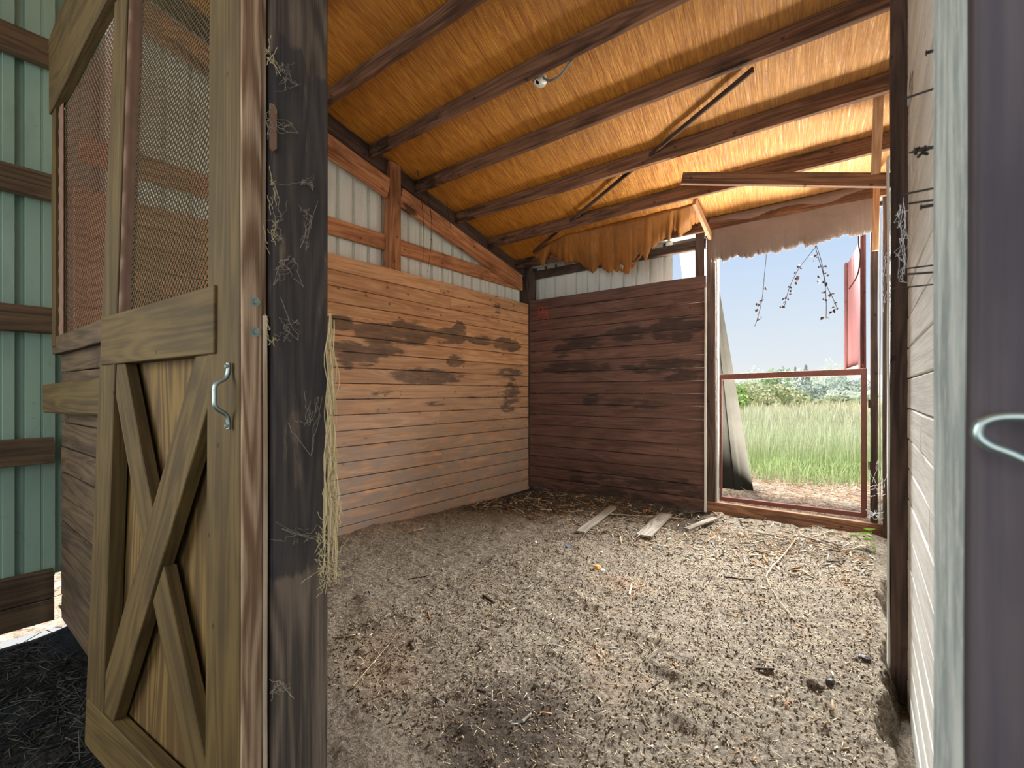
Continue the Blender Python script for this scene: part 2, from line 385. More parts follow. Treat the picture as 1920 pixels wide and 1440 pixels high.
def floor_grid():
    xs = np.concatenate([np.arange(-3.62, -1.9, .013), np.arange(-1.9, .26, .0085)])
    ys = np.concatenate([np.arange(.515, 1.2, .014), np.arange(1.2, 3.2, .0095), np.arange(3.2, 5.12, .014)])
    X, Y = np.meshgrid(xs, ys); Z = fz(X, Y); nx, ny = len(xs), len(ys)
    V = np.stack([X, Y, Z], -1).reshape(-1, 3)
    i = np.arange(ny-1)[:, None]*nx+np.arange(nx-1)[None, :]
    F = np.stack([i, i+1, i+nx+1, i+nx], -1).reshape(-1, 4)
    me = bpy.data.meshes.new('floor'); me.vertices.add(len(V)); me.vertices.foreach_set('co', V.ravel().astype(np.float32))
    me.loops.add(F.size); me.loops.foreach_set('vertex_index', F.ravel().astype(np.int32))
    me.polygons.add(len(F)); me.polygons.foreach_set('loop_start', np.arange(0, F.size, 4, dtype=np.int32))
    me.update(calc_edges=True); me.validate()
    x, y = X.ravel(), Y.ravel()
    st = .95*np.exp(-((x+1.05)**2/.10+(y-1.35)**2/.16))+.95*np.exp(-((y-4.7)**2/.12))*np.clip((-.9-x)*2, 0, 1)+.85*np.exp(-((x+2.9)**2/.3+(y-4.2)**2/.3))+.5*np.exp(-((x+3.3)**2/.05))*np.clip((y-2.6),0,1)+.4*np.exp(-((x+1.9)**2/.12+(y-2.3)**2/.1))
    st += .45*np.exp(-((x+1.9)**2/.3+(y-3.6)**2/.2))+.5*np.exp(-((x+.5)**2/.06+(y-3.0)**2/.04))+.4*np.clip((x-.02)*6, 0, 1)
    st += .6*np.maximum(0, vn(x*3, y*3, 55)-.35)
    a = me.attributes.new('stain', 'FLOAT', 'POINT'); a.data.foreach_set('value', st.astype(np.float32))
    me.materials.append(M_dirt); me.polygons.foreach_set('use_smooth', [True]*len(F))
    o = bpy.data.objects.new('floor', me); col.objects.link(o); return o
tag(floor_grid(), 'dry crumbly dirt and manure floor of the open stall', 'floor', kind='structure')

def ground(name, x0, x1, y0, y1, z, n, mat, amp=.02, f=3., zf=None, label=None, cat=None):
    V = []; 
    for j in range(n+1):
        for i in range(n+1):
            x = x0+(x1-x0)*i/n; y = y0+(y1-y0)*j/n
            V.append((x, y, (zf(x, y) if zf else z)+amp*float(fbm(x*f, y*f, 4, 3))))
    F = [(j*(n+1)+i, j*(n+1)+i+1, (j+1)*(n+1)+i+1, (j+1)*(n+1)+i) for j in range(n) for i in range(n)]
    o = link(name, V, F, mat, smooth=True); return tag(o, label, cat, kind='structure')
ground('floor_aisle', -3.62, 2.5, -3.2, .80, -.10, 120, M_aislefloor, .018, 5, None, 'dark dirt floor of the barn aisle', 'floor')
ground('ground_straw', -2.6, 2.4, 5.10, 8.6, -.07, 130, M_straw_ground, .022, 4, None, 'bare straw-strewn soil outside the doorway', 'ground')
ground('ground_meadow', -34, 24, 8.4, 70, -.08, 90, M_field, .05, .4, None, 'dry grass meadow beyond the doorway', 'ground')
ground('ground_yard', -9, -3.62, -5, 8.4, -.08, 40, M_straw_ground, .02, 3, None, 'pale straw yard beyond the metal side wall', 'ground')
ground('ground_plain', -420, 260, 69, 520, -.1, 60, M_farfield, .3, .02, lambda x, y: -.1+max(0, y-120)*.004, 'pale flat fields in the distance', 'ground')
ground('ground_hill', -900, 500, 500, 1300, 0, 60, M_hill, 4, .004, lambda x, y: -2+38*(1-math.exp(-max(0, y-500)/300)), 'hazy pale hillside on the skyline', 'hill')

# ---------------------------------------------------------------- plank walls
PP = .1335
def blob(lst, p, ia, ib):
    s = 0.
    for (ca, cb, ra, rb, k) in lst:
        d = ((p[ia]-ca)/ra)**2+((p[ib]-cb)/rb)**2
        if d < 4: s = max(s, k*math.exp(-d*d*.75))
    return s
LX = -3.47
def lw(x0, y0, x1, y1, k=1.):
    a = at(x0, y0, X=LX); b = at(x1, y1, X=LX); c = at((x0+x1)/2, (y0+y1)/2, X=LX)
    t = c.x/ray((x0+x1)/2)[0]
    return (c.y, c.z, abs(b.y-a.y)/2*1.05, abs(y1-y0)/2*t/866*1.15, k)
left_stains = [lw(612, 592, 664, 617), lw(664, 603, 745, 640), lw(735, 600, 810, 645), lw(800, 616, 868, 642), lw(848, 608, 876, 645), lw(878, 630, 925, 646),
               lw(925, 636, 975, 658), lw(620, 640, 765, 668, .8), lw(620, 660, 712, 686, .95), lw(838, 666, 872, 688, .9), lw(742, 692, 872, 720, .95),
               lw(930, 690, 980, 710, .7), lw(940, 715, 980, 760, .65), lw(690, 726, 760, 745, .6), lw(785, 748, 840, 764, .5), lw(938, 755, 968, 775, .7),
               lw(870, 743, 900, 750, .6), lw(700, 765, 716, 775, .6), lw(925, 545, 940, 600, .5), lw(690, 555, 700, 640, .3)]
for q in range(9):
    X0 = R.uniform(620, 960); Y0 = R.uniform(620, 980); left_stains.append(lw(X0, Y0, X0+R.uniform(4, 30), Y0+R.uniform(3, 9), .5))
for q in range(6):
    x0 = 630+q*14+R.uniform(-4, 4); left_stains.append(lw(x0-1.5, 676, x0+1.5, 686+R.uniform(4, 14), .75))
def st_left(p):
    return max(blob(left_stains, p, 1, 2), max(0, (.25-p[2])/.25)*.3)
BY = 4.90
def bw(x0, y0, x1, y1, k=1.):
    a = at(x0, y0, Y=BY); b = at(x1, y1, Y=BY); c = at((x0+x1)/2, (y0+y1)/2, Y=BY); t = c.y/ray((x0+x1)/2)[1]
    return (c.x, c.z, abs(b.x-a.x)/2*1.05, abs(y1-y0)/2*t/866*1.15, k)
back_stains = [bw(1045, 628, 1140, 655, .8), bw(1035, 645, 1075, 670, .8), bw(1130, 612, 1220, 640, .75), bw(1210, 590, 1322, 640, .75), bw(1008, 678, 1150, 700, .8),
               bw(1150, 672, 1320, 700, .7), bw(1090, 738, 1125, 765, .7), bw(1120, 745, 1250, 775, .5), bw(1220, 690, 1320, 715, .6), bw(1000, 880, 1320, 960, .55), bw(1240, 895, 1320, 935, .6)]
def st_back(p): return max(blob(back_stains, p, 0, 2), max(0, (.35-p[2])/.35)*.5)

def plank_wall(name, axis, fixed, c0, c1, z0, rows, mat, thick=.036, inward=1, stain=None, joints=(.9, 2.4), tones=.10, label=None, jit=.0012, seg=.045, rough_bottom=0., nw=4, greyf=None):
    """horizontal boards in a wall; axis 'y' runs along Y at x=fixed, axis 'x' along X at y=fixed; inward: side the face looks to"""
    m = NP(); m.greyf = greyf
    for r in range(rows):
        z = z0+PP*(r+.5); c = c0
        while c < c1-.02:
            l = R.uniform(*joints); e_ = min(c1, c+l)
            if c1-e_ < .35: e_ = c1
            off = fixed+inward*R.uniform(-.0018, .0018)-inward*thick/2
            g = .0022
            w = PP-.0055
            a, b = ((off, c+g*.2, z), (off, e_-g*.2, z)) if axis == 'y' else ((c+g*.2, off, z), (e_-g*.2, off, z))
            lumber_piece(m, a, b, w, thick, (0, 0, 1), seg=seg, jit=jit, ch=.004, tone=R.uniform(-tones, tones), stain=stain, nw=nw)
            c = e_
    o = m.build(name, mat); return tag(o, label, 'wall', kind='structure')
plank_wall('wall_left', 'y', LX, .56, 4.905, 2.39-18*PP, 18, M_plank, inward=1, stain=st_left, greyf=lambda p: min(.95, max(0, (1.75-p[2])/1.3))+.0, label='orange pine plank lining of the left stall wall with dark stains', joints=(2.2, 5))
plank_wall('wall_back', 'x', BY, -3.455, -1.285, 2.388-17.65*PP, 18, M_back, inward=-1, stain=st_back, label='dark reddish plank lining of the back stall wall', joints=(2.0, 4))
plank_wall('wall_right', 'y', .15, .78, 4.86, 3.98-31*PP, 30, M_white, inward=-1, label='whitewashed plank wall on the right of the stall', seg=.09, nw=2, tones=.06,
           stain=lambda p: .34+.25*mnoise.noise(Vector((p[1]*1.3, p[2]*.9, 3.3))) if mnoise.noise(Vector((p[1]*5, p[2]*3.1, 1)))>.15 else .0)
plank_wall('wall_front_left', 'x', .505, -3.46, -2.28, .02, 11, M_aisle, inward=-1, label='dim plank lower partition left of the stall door', seg=.1, nw=2, tones=.12)
plank_wall('wall_front_right', 'x', .52, .12, 2.4, -.05, 30, M_dark, inward=-1, label='dark plank partition right of the camera', seg=.3, nw=1)

plank_wall('wall_aisle_light_block', 'x', -3.2, -3.6, 2.5, -.1, 40, M_dark, inward=1, label='added dark plank wall behind the camera, shutting sky light out of the aisle', seg=.6, nw=1)  # unseen wall, added to cut the sky light from behind
# dark gap strip in the back-left corner
def thing_l(name, a, b, w, t, mat, label, cat, up=(0, 0, 1), group=None, **kw):
    return tag(lumber(name, a, b, w, t, mat, up, **kw), label, cat, group)

# ribbed metal siding
def siding(name, axis, fixed, c0, c1, ztop, zbot, mat, label, out=1, pitch=.156, kind='structure'):
    """out: direction (sign) the ribs go to, away from the stall"""
    cs = []; c = c0
    while c < c1:
        for (dc, dd) in ((0, 0), (.058, 0), (.060, .004), (.070, .004), (.072, 0), (.116, 0), (.120, .034), (.150, .034)):
            if c+dc < c1: cs.append((c+dc, dd))
        c += pitch
    V = []; F = []; rows = 7
    for k in range(rows+1):
        for (cc, dd) in cs:
            zt = ztop(cc) if callable(ztop) else ztop
            z = zbot+(zt-zbot)*k/rows; f = fixed+out*(dd+.004*mnoise.noise(Vector((cc*1.5, z*1.2, 2))))
            V.append((f, cc, z) if axis == 'y' else (cc, f, z))
    n = len(cs)
    F = [(k*n+i, k*n+i+1, (k+1)*n+i+1, (k+1)*n+i) for k in range(rows) for i in range(n-1)]
    o = link(name, V, F, mat); m = o.modifiers.new('thickness', 'SOLIDIFY'); m.thickness = .0015; m.offset = 1
    return tag(o, label, 'wall', kind=kind)
def roof_z(y): return 3.48-.247*(y-2.545)   # underside of the deck
siding('wall_left_siding', 'y', -3.63, .72, 5.08, lambda y: roof_z(y)+.03, .06, M_siding, 'white ribbed metal siding above the orange planks', out=-1)
siding('wall_left_aisle', 'y', -3.63, -3.2, .84, lambda y: 4.9, .22, M_greenlit_siding, 'ribbed metal siding of the aisle side wall with green light in its colour', out=-1)
siding('wall_back_lower_siding', 'x', 5.10, -3.22, -1.62, 2.30, -.10, M_siding, 'outer metal siding behind the dark back planks', out=1)
siding('wall_back_end_siding', 'x', 5.09, -1.66, -1.26, 2.30, .06, M_siding, 'outer metal siding behind the right end of the back planks', out=1)
siding('wall_right_leak_backing', 'y', .215, .85, 4.95, 3.9, -.15, M_dark, 'added dark backing against light leaks behind the whitewashed plank wall', out=1)  # added sheet that blocks outside light between the planks
siding('wall_back_siding', 'x', 5.08, -3.62, -1.655, 2.91, .10, M_siding, 'grey white ribbed metal siding above the dark back planks', out=1)

# ---------------------------------------------------------------- posts, girts, rafters
def st_char(p): return .55*max(0, mnoise.noise(Vector((p[0]*3, p[1]*3, p[2]*3)))*2)
thing_l('wall_post', (-3.562, 2.785, .0), (-3.562, 2.785, 3.40), .13, .11, M_orange, 'square reddish post rising above the orange planks to the rafter', 'post', up=(0, 1, 0), tone=-.22)
thing_l('corner_post', (-3.545, 4.985, 0), (-3.545, 4.985, 2.88), .15, .15, M_dark, 'dark square post in the back corner above the planks', 'post', up=(0, 1, 0))
thing_l('corner_post', (-3.45, 4.945, .02), (-3.45, 4.945, 2.80), .06, .05, M_dark, 'narrow dark post beside the corner post over the back planks', 'post', up=(0, 1, 0), tone=.25)
thing_l('corner_strip', (-3.462, 4.893, .03), (-3.462, 4.893, 2.40), .02, .012, M_dark, 'narrow dark strip down the corner between orange and dark planks', 'trim', up=(0, 1, 0))
thing_l('wall_girt', (-3.59, .60, 2.655), (-3.59, 2.715, 2.655), .145, .038, M_orange, 'short orange girt on white siding, between big front post and reddish post', 'girt', group=None)
thing_l('wall_girt', (-3.59, 2.855, 2.655), (-3.59, 4.90, 2.655), .145, .038, M_orange, 'long orange girt on white siding, from reddish post to the back corner', 'girt')
# sloping boards along the left rake
def rake(y0, y1, dz, w, x, t, name, mat, label, **kw):
    z = lambda y: 3.30-.232*(y-2.05)*1.0+dz
    thing_l(name, (x, y0, z(y0)), (x, y1, z(y1)), w, t, mat, label, 'rafter', **kw)
rake(.6, 2.715, 0, .185, -3.53, .038, 'rake_rafter', M_orange, 'sloping orange rafter in front of the reddish post', stain=st_char)
rake(2.855, 4.80, 0, .185, -3.53, .038, 'rake_rafter', M_orange, 'sloping orange rafter running down to the dark back corner', stain=st_char)
thing_l('upper_rafter', (-3.575, .6, roof_z(.6)-.075), (-3.575, 5.0, roof_z(5.0)-.075), .14, .04, M_dark, 'dark sloping rafter tight under the roof above the orange rafters', 'rafter')
thing_l('header_beam', (-3.47, 5.02, 2.785), (-1.30, 5.02, 2.785), .095, .06, M_dark, 'dark horizontal beam above the ribbed siding of the back wall', 'beam')
thing_l('eave_board', (-3.5, 5.12, 2.93), (.3, 5.12, 2.93), .13, .03, M_dark, 'dark eave board behind the torn paper at the back', 'board')

# purlins
PY = [-.2, .35, .90, 1.45, 2.0, 2.545, 3.08, 3.646, 4.19, 4.74]
PL = ['brown purlin over the aisle, furthest from the back wall', 'brown purlin over the aisle just before the stall door', 'brown purlin just inside the stall above its door',
      'brown purlin over the near end of the stall', 'brown purlin crossing the upper left ceiling beside the big dark post', 'brown purlin that carries the white porcelain lamp holder',
      'brown purlin next behind the one with the lamp holder', 'brown purlin third before the back wall, above the loose hanging board', 'lowest brown purlin, from which the torn paper hangs', 'dark purlin at the eave above the torn paper']
for y, lb in list(zip(PY, PL))[3:]:
    z = roof_z(y)-.06
    thing_l('purlin', (-3.55, y, z), (.6 if y > .6 else 2.4, y, z), .118, .038, M_purlin, lb, 'purlin', group='ceiling purlins', jit=.002,
            stain=lambda p: .42*max(0, mnoise.noise(Vector((p[0]*1.4, p[1]*3, p[2]*6)))*2.0)+(.5 if p[0] < -3.2 else 0))

# ceiling sheet with sag between purlins
def ceiling():
    nx, ys = 130, []
    y = -.9
    while y < 4.78: ys.append(y); y += .03
    V = []; G = []
    for y in ys:
        k = min(range(len(PY)), key=lambda i: abs(PY[i]-y)); d = abs(PY[k]-y)
        sag = -.012*math.sin(min(1, d/.27)*math.pi/2)
        for i in range(nx+1):
            x = -3.62+(2.4+3.62)*i/nx
            wv = .007*mnoise.noise(Vector((x*6, y*1.2, 0)))*(min(1, d/.1))
            V.append((x, y, roof_z(y)+.004+sag+.0+wv)); G.append((x+.12*y, y, 0))
    n = nx+1; F = [(j*n+i, j*n+i+1, (j+1)*n+i+1, (j+1)*n+i) for j in range(len(ys)-1) for i in range(nx)]
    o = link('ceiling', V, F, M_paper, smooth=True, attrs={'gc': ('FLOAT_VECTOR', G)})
    return tag(o, 'wrinkled amber insulation paper ceiling', 'ceiling', kind='structure')
ceiling()
m = NP(); V = [(x, y, roof_z(y)+dz) for x in (-3.9, 2.6) for y in (-3.4, 5.2) for dz in (.05, .06)]  # unseen roof sheet, lengthened over the aisle to keep the sun out
m.add(V, [(0, 1, 3, 2), (4, 6, 7, 5), (0, 4, 5, 1), (2, 3, 7, 6), (0, 2, 6, 4), (1, 5, 7, 3)], V); tag(m.build('roof', M_siding), 'metal roof above the stall', 'roof', kind='structure')

# diagonal strap under the deck
a = at(1392, 147, Y=3.08); pA = Vector((a.x, 3.10, roof_z(3.10)-.02))
def on_deck(px, py, drop):
    # intersect the ray with the plane z = roof_z(y)-drop
    dx, dy = ray(px); k = (735-py)/866
    t = (3.48+.247*2.545-drop-CAM_Z)/(k+.247*dy); return Vector((t*dx, t*dy, CAM_Z+k*t))
thing_l('diagonal_brace', on_deck(1412, 130, .05), on_deck(1000, 472, .05), .035, .018, M_dark, 'thin dark diagonal brace crossing under the ceiling paper', 'brace')

# hanging loose board, pale battens, small brace
thing_l('loose_board', (-1.155, 3.735, 2.945), (.145, 4.10, 2.70), .092, .038, M_purlin, 'loose grey-brown board hanging level across the doorway top', 'board', jit=.002, tone=.2)
pb0 = at(1654, -10, Y=3.50); pb1 = at(1642, 326, Y=3.95)
thing_l('pale_batten', pb0, pb1, .052, .02, M_battenl, 'pale orange batten hanging vertical at the right end of the ceiling', 'batten', up=(1, 0, 0))
pc0 = at(1645, 360, Y=4.55); pc1 = at(1641, 470, Y=4.55)
thing_l('pale_batten', pc0+Vector((0, 0, .25)), pc1, .042, .02, M_battenl, 'short pale batten below the loose board beside the grey flap', 'batten', up=(1, 0, 0))
thing_l('short_brace', at(1302, 378, Y=4.3), at(1332, 444, Y=4.72), .075, .03, M_battenl, 'short slanting brace beside the torn paper left of the doorway', 'brace', tone=-.25)

# doorway posts in the back wall
thing_l('door_post', (-1.235, 4.955, -.02), (-1.235, 4.955, 2.90), .085, .085, M_dark, 'dark post on the left side of the doorway', 'post', up=(1, 0, 0))
thing_l('siding_stud', (-1.36, 5.0, 2.36), (-1.36, 5.0, 2.9), .09, .05, M_dark, 'dark stud beside the small sky gap over the planks', 'stud', up=(1, 0, 0))
thing_l('plank_end_strip', (-1.278, 4.885, .04), (-1.278, 4.885, 2.30), .022, .022, M_white, 'pale strip covering the right ends of the dark back planks', 'trim', up=(1, 0, 0), jit=.003)
thing_l('door_strip', (-1.187, 4.99, .12), (-1.187, 4.99, 2.6), .012, .05, M_white, 'thin pale strip on the left doorway post', 'trim', up=(1, 0, 0))
for (x0, w_, y_, mt, lb) in ((.055, .05, 4.99, M_dark, 'dark post at the right side of the doorway, next to the gate'), (.135, .04, 4.90, M_dark, 'second dark post right of the doorway against the white wall')):
    thing_l('door_post', (x0+w_/2-.02, y_, -.03), (x0+w_/2-.02, y_, 2.92), w_, .09, mt, lb, 'post', up=(1, 0, 0))
thing_l('door_strip', (.098, 4.93, -.02), (.098, 4.93, 2.75), .010, .02, M_white, 'thin pale strip between the two posts right of the doorway', 'trim', up=(1, 0, 0))
thing_l('wall_post', (.125, 2.74, -.14), (.125, 2.74, 3.42), .066, .09, M_dark, 'tall dark brown post standing against the white plank wall', 'post', up=(1, 0, 0), stain=lambda p: .5 if p[2] < .12 else 0, jit=.002)
thing_l('post_edge_light', (.085, 2.735, .0), (.085, 2.735, 2.32), .010, .07, M_white, 'pale strip for the doorway light on the left edge of the tall dark post', 'trim', up=(1, 0, 0), jit=.003)  # white strip painted in for doorway light on the post's side face
thing_l('sill_beam', (-1.29, 4.93, .085), (.14, 4.93, .085), .125, .045, M_purlin, 'brown sill beam under the doorway gate', 'beam', tone=.35)

# ---------------------------------------------------------------- gate frame in the doorway
g = empty('gate_frame', (-.58, 5.0, .15), 'rusty red-brown open gate frame filling the lower doorway', 'gate')
GX0, GX1 = -1.168, .012
lumber('top_rail', (GX0, 5.0, 1.40), (GX1, 5.0, 1.425), .058, .03, M_rust, parent=g, jit=.0005)
lumber('bottom_rail', (GX0, 5.0, .175), (GX1, 5.0, .19), .042, .03, M_rust, parent=g, jit=.0005)
lumber('upright', (GX0+.008, 5.0, .16), (GX0+.008, 5.0, 1.40), .02, .03, M_rust, up=(1, 0, 0), parent=g, jit=.0005)
lumber('upright', (GX1-.02, 5.0, .18), (GX1-.02, 5.0, 1.45), .04, .03, M_rust, up=(1, 0, 0), parent=g, jit=.0005)
for z in (.62, 1.15):
    m = NP(); box(m, (.02, 4.985, z-.035), (.045, 5.0, z+.035)); m.build('hinge', M_rust, g)

# red upper door swung outward
d = empty('door_2', (.0, 5.06, 1.44), 'faded red upper half door swung outward at the right of the doorway', 'door', kind='structure')
f0, f1 = Vector((-.002, 5.10, 0)), Vector((-.152, 6.22, 0))
dirf = (f1-f0).normalized()
m = NP()
for k in range(7):
    a_ = f0+dirf*(.0+.157*k); b_ = a_+dirf*.156
    lumber_piece(m, (a_+b_)/2+Vector((0, 0, 1.45)), (a_+b_)/2+Vector((0, 0, 2.63)), .156, .018, up=dirf, tone=R.uniform(-.05, .05), seg=.4)
m.build('door_leaf', M_reddoor, d)
off = Vector((-.022, 0, 0))
for (u_, lbl) in ((.05, 0), (1.08, 0)):
    p_ = f0+dirf*u_+off; lumber('stile', p_+Vector((0, 0, 1.44)), p_+Vector((0, 0, 2.64)), .10, .022, M_reddoor, up=dirf, parent=d, tone=-.3)
lumber('bottom_rail', f0+off+Vector((0, 0, 1.47)), f1+off+Vector((0, 0, 1.47)), .05, .02, M_battenl, parent=d)

# ---------------------------------------------------------------- stall door (door_1), slightly twisted
DW = 1.07
def D(a, z, dd):
    f = a/DW
    return Vector((-1.2-DW*f, .487+f*(-.047+.031*(z-1.52))+dd, z))
def dboard(name, poly, d0, d1, mat, parent, along=(0, 1), tone=0., bevel=.0025):
    """polygon in (a,z), extruded in depth"""
    n = len(poly); V = [D(a, z, d0) for a, z in poly]+[D(a, z, d1) for a, z in poly]
    F = [tuple(range(n)), tuple(range(n, 2*n))]+[(i, (i+1) % n, n+(i+1) % n, n+i) for i in range(n)]
    al = Vector(along).normalized(); o_ = Vector((R.uniform(0, 30), R.uniform(0, 30)))
    G = [(a*al[0]+z*al[1]+o_[0], -a*al[1]+z*al[0]+o_[1], dd) for dd in (d0, d1) for a, z in poly]
    m = NP(); m.add(V, F, G, tone); return m.build(name, mat, parent, bevel=bevel)
door = empty('door_1', (-1.7, .46, -.03), 'tall wooden stall door with crossed braces below and expanded metal mesh above', 'door', kind='structure')
ZT = 3.3
SWR, SWL = .175, .165
dboard('stile', [(0, -.03), (SWR, -.03), (SWR, ZT), (0, ZT)], 0, .047, M_olive, door, (0, 1))
dboard('stile', [(DW-SWL, -.03), (DW, -.03), (DW, ZT), (DW-SWL, ZT)], 0, .047, M_olive, door, (0, 1), -.08)
dboard('rail', [(.125, 1.349), (DW-.03, 1.349), (DW-.03, 1.525), (.125, 1.525)], -.006, .041, M_olive, door, (1, 0), .06)
dboard('rail', [(.10, -.03), (DW-.02, -.03), (DW-.02, .135), (.10, .135)], -.004, .043, M_olive, door, (1, 0))
dboard('rail', [(.10, ZT-.16), (DW-.02, ZT-.16), (DW-.02, ZT), (.10, ZT)], -.004, .043, M_olive, door, (1, 0))
# braces: A from bottom-far to top-near, unbroken; B in two pieces
ax0, ax1, z0_, z1_ = SWR, DW-SWL, .135, 1.349
def strip(p, q, w):
    p, q = Vector(p), Vector(q); dd = (q-p).normalized(); nn = Vector((-dd.y, dd.x))*w/2
    return [(p-nn)[:], (p+nn)[:], (q+nn)[:], (q-nn)[:]]
def clip(poly, x0, x1, y0, y1):
    def cl(P, f, g_):
        out = []
        for i in range(len(P)):
            a, b = P[i], P[(i+1) % len(P)]; fa, fb = f(a), f(b)
            if fa >= 0: out.append(a)
            if fa*fb < 0: t = fa/(fa-fb); out.append((a[0]+(b[0]-a[0])*t, a[1]+(b[1]-a[1])*t))
        return out
    for f in (lambda p: p[0]-x0, lambda p: x1-p[0], lambda p: p[1]-y0, lambda p: y1-p[1]): poly = cl(poly, f, None)
    return poly
A0, A1 = Vector((ax1-.02, z0_+.03)), Vector((ax0+.02, z1_-.03))
ext = (A1-A0)*.2
dA = (A1-A0).normalized()
dboard('brace', clip(strip(A0-ext, A1+ext, .14), ax0, ax1, z0_, z1_), .004, .041, M_olive, door, dA, .05)
B0, B1 = Vector((ax1-.02, z1_-.02)), Vector((ax0+.02, z0_+.02)); dB = (B1-B0).normalized(); extb = dB*.3
def half(poly, sgn):
    nA = Vector((-dA.y, dA.x)); out = []
    f = lambda p: sgn*((Vector(p)-A0).dot(nA))-.073
    for i in range(len(poly)):
        a, b = poly[i], poly[(i+1) % len(poly)]; fa, fb = f(a), f(b)
        if fa >= 0: out.append(a)
        if fa*fb < 0: t = fa/(fa-fb); out.append((a[0]+(b[0]-a[0])*t, a[1]+(b[1]-a[1])*t))
    return out
SB = clip(strip(B0-extb, B1+extb, .125), ax0, ax1, z0_, z1_)
for sgn in (1, -1): dboard('brace', half(SB, sgn), .006, .041, M_olive, door, dB, -.06)
dboard('plywood_panel', [(.0, -.03), (DW, -.03), (DW, 1.46), (.0, 1.46)], .048, .061, M_ply, door, (0, 1), 0, .001)
dboard('edge_board', [(-.004, -.04), (.10, -.04), (.10, ZT), (-.004, ZT)], .0475, .060, M_edge, door, (0, 1), 0, .001)
lumber('edge_strip', D(-.005, -.03, .024), D(-.005, ZT, .024), .046, .010, M_edge, up=(0, 1, 0), parent=door)
lumber('edge_strip', D(-.010, -.03, .0545), D(-.010, 1.44, .0545), .010, .009, M_chip, up=(0, 1, 0), parent=door, jit=.002)

# expanded metal
def expanded(name, P, u0, u1, z0, z1, parent, mat, cw=.0118, chh=.026, r=.0023, bulge=.0):
    """P(u,z)->world"""
    V = []; F = []; ncol = int((u1-u0)/cw); nrow = int((z1-z0)/(chh/2))
    for c in range(ncol+1):
        uc = u0+c*cw; base = len(V)
        for k in range(nrow+1):
            z = z0+k*chh/2; side = 1 if (k % 2 == 0) else -1
            if c % 2: side = -side
            u = min(u1, max(u0, uc+side*cw*.42)); p = P(u, z); q = P(u+.001, z); tan = (q-p).normalized(); nrm = Vector((0, 0, 1)).cross(tan).normalized()
            tw = .0018*side
            p = p+nrm*(tw+bulge*mnoise.noise(Vector((u*5, z*3, 1))))
            V += [p+tan*r*.8+nrm*.0012, p+tan*r*.8-nrm*.0012, p-tan*r*.8-nrm*.0012-Vector((0, 0, .0016)), p-tan*r*.8+nrm*.0012-Vector((0, 0, .0016))]
        for k in range(nrow):
            b = base+k*4; F += [(b+j, b+(j+1) % 4, b+4+(j+1) % 4, b+4+j) for j in range(4)]
    o = link(name, V, F, mat, parent); return o
expanded('mesh_screen', lambda u, z: D(u, z, .040), SWR-.02, DW-SWL+.10, 1.50, ZT, door, M_rustmesh, bulge=.004)
# wavy flattened mesh edge along the far stile
V = []; F = []
nn_ = 160
for k in range(nn_+1):
    z = 1.50+(ZT-1.5)*k/nn_; wv = .006*max(0, math.sin(z*42+2*math.sin(z*7)))
    for (a_, dd) in ((DW-SWL-.002, .006), (DW-SWL-.003-wv*.9, .022), (DW-SWL-.004, .034), (DW-SWL-.012-wv, .046)): V.append(D(a_, z, dd))
F = [(k*4+j, k*4+j+1, k*4+4+j+1, k*4+4+j) for k in range(nn_) for j in range(3)]
o = link('mesh_flange', V, F, M_pinkmesh, door, smooth=True); mm = o.modifiers.new('t', 'SOLIDIFY'); mm.thickness = .002
# pull handle
m = NP(); hb = D(.043, 1.32, 0).x; Yh = D(.043, 1.24, 0).y
pth = smooth_path([(hb, Yh-.006, 1.322), (hb, Yh-.006, 1.305), (hb, Yh-.012, 1.285), (hb, Yh-.034, 1.268), (hb, Yh-.036, 1.24), (hb, Yh-.034, 1.213), (hb, Yh-.012, 1.195), (hb, Yh-.006, 1.175), (hb, Yh-.006, 1.158)])
tube(m, pth, .0055, 10); hnd = m.build('handle', M_galv, door, smooth=True); hnd['label'] = 'galvanized pull handle'
for z in (1.313, 1.167):
    m = NP(); lathe(m, [(0, -.004), (.0045, -.004), (.006, 0), (.006, .003)], (hb, Yh-.010, z), (0, 1, 0), 10); m.build('screw', M_galv, hnd)
for z in (1.472, 1.398):
    m = NP(); lathe(m, [(0, -.008), (.0062, -.008), (.0072, -.005), (.0072, .0), (.0125, .0), (.0125, .003)], (-1.189, .518, z), (-1, 0, 0), 8); m.build('bolt', M_galv, door)

# ---------------------------------------------------------------- partition left of the stall door
fp = empty('partition_panel', (-2.9, .50, 1.48), 'dusty mesh-filled upper partition panel left of the stall door', 'partition')
lumber('header', (-3.45, .475, 2.93), (-1.9, .475, 2.93), .40, .04, M_olive, parent=fp, tone=-.1)
lumber('upright', (-3.40, .485, 1.49), (-3.40, .485, 2.74), .09, .04, M_olive, up=(1, 0, 0), parent=fp, tone=-.1)
lumber('bottom_rail', (-3.45, .492, 1.495), (-2.28, .492, 1.495), .09, .045, M_aisle, parent=fp)
V = []; F = []
for k in range(101):
    z = 1.52+1.22*k/100; wv = .010*(.5+.5*math.sin(z*70+math.sin(z*9)))
    for (x_, y_) in ((-3.352, .482), (-3.31, .474+wv*.6), (-3.255+wv*.3, .484)): V.append((x_, y_, z))
F = [(k*3+j, k*3+j+1, k*3+3+j+1, k*3+3+j) for k in range(100) for j in range(2)]
o = link('mesh_flange', V, F, M_pinkmesh, fp, smooth=True); mm = o.modifiers.new('t', 'SOLIDIFY'); mm.thickness = .002
expanded('mesh_screen', lambda u, z: Vector((-3.31+u, .50, z)), 0, 1.0, 1.53, 2.74, fp, M_pinkmesh, cw=.016, chh=.034, r=.0024)
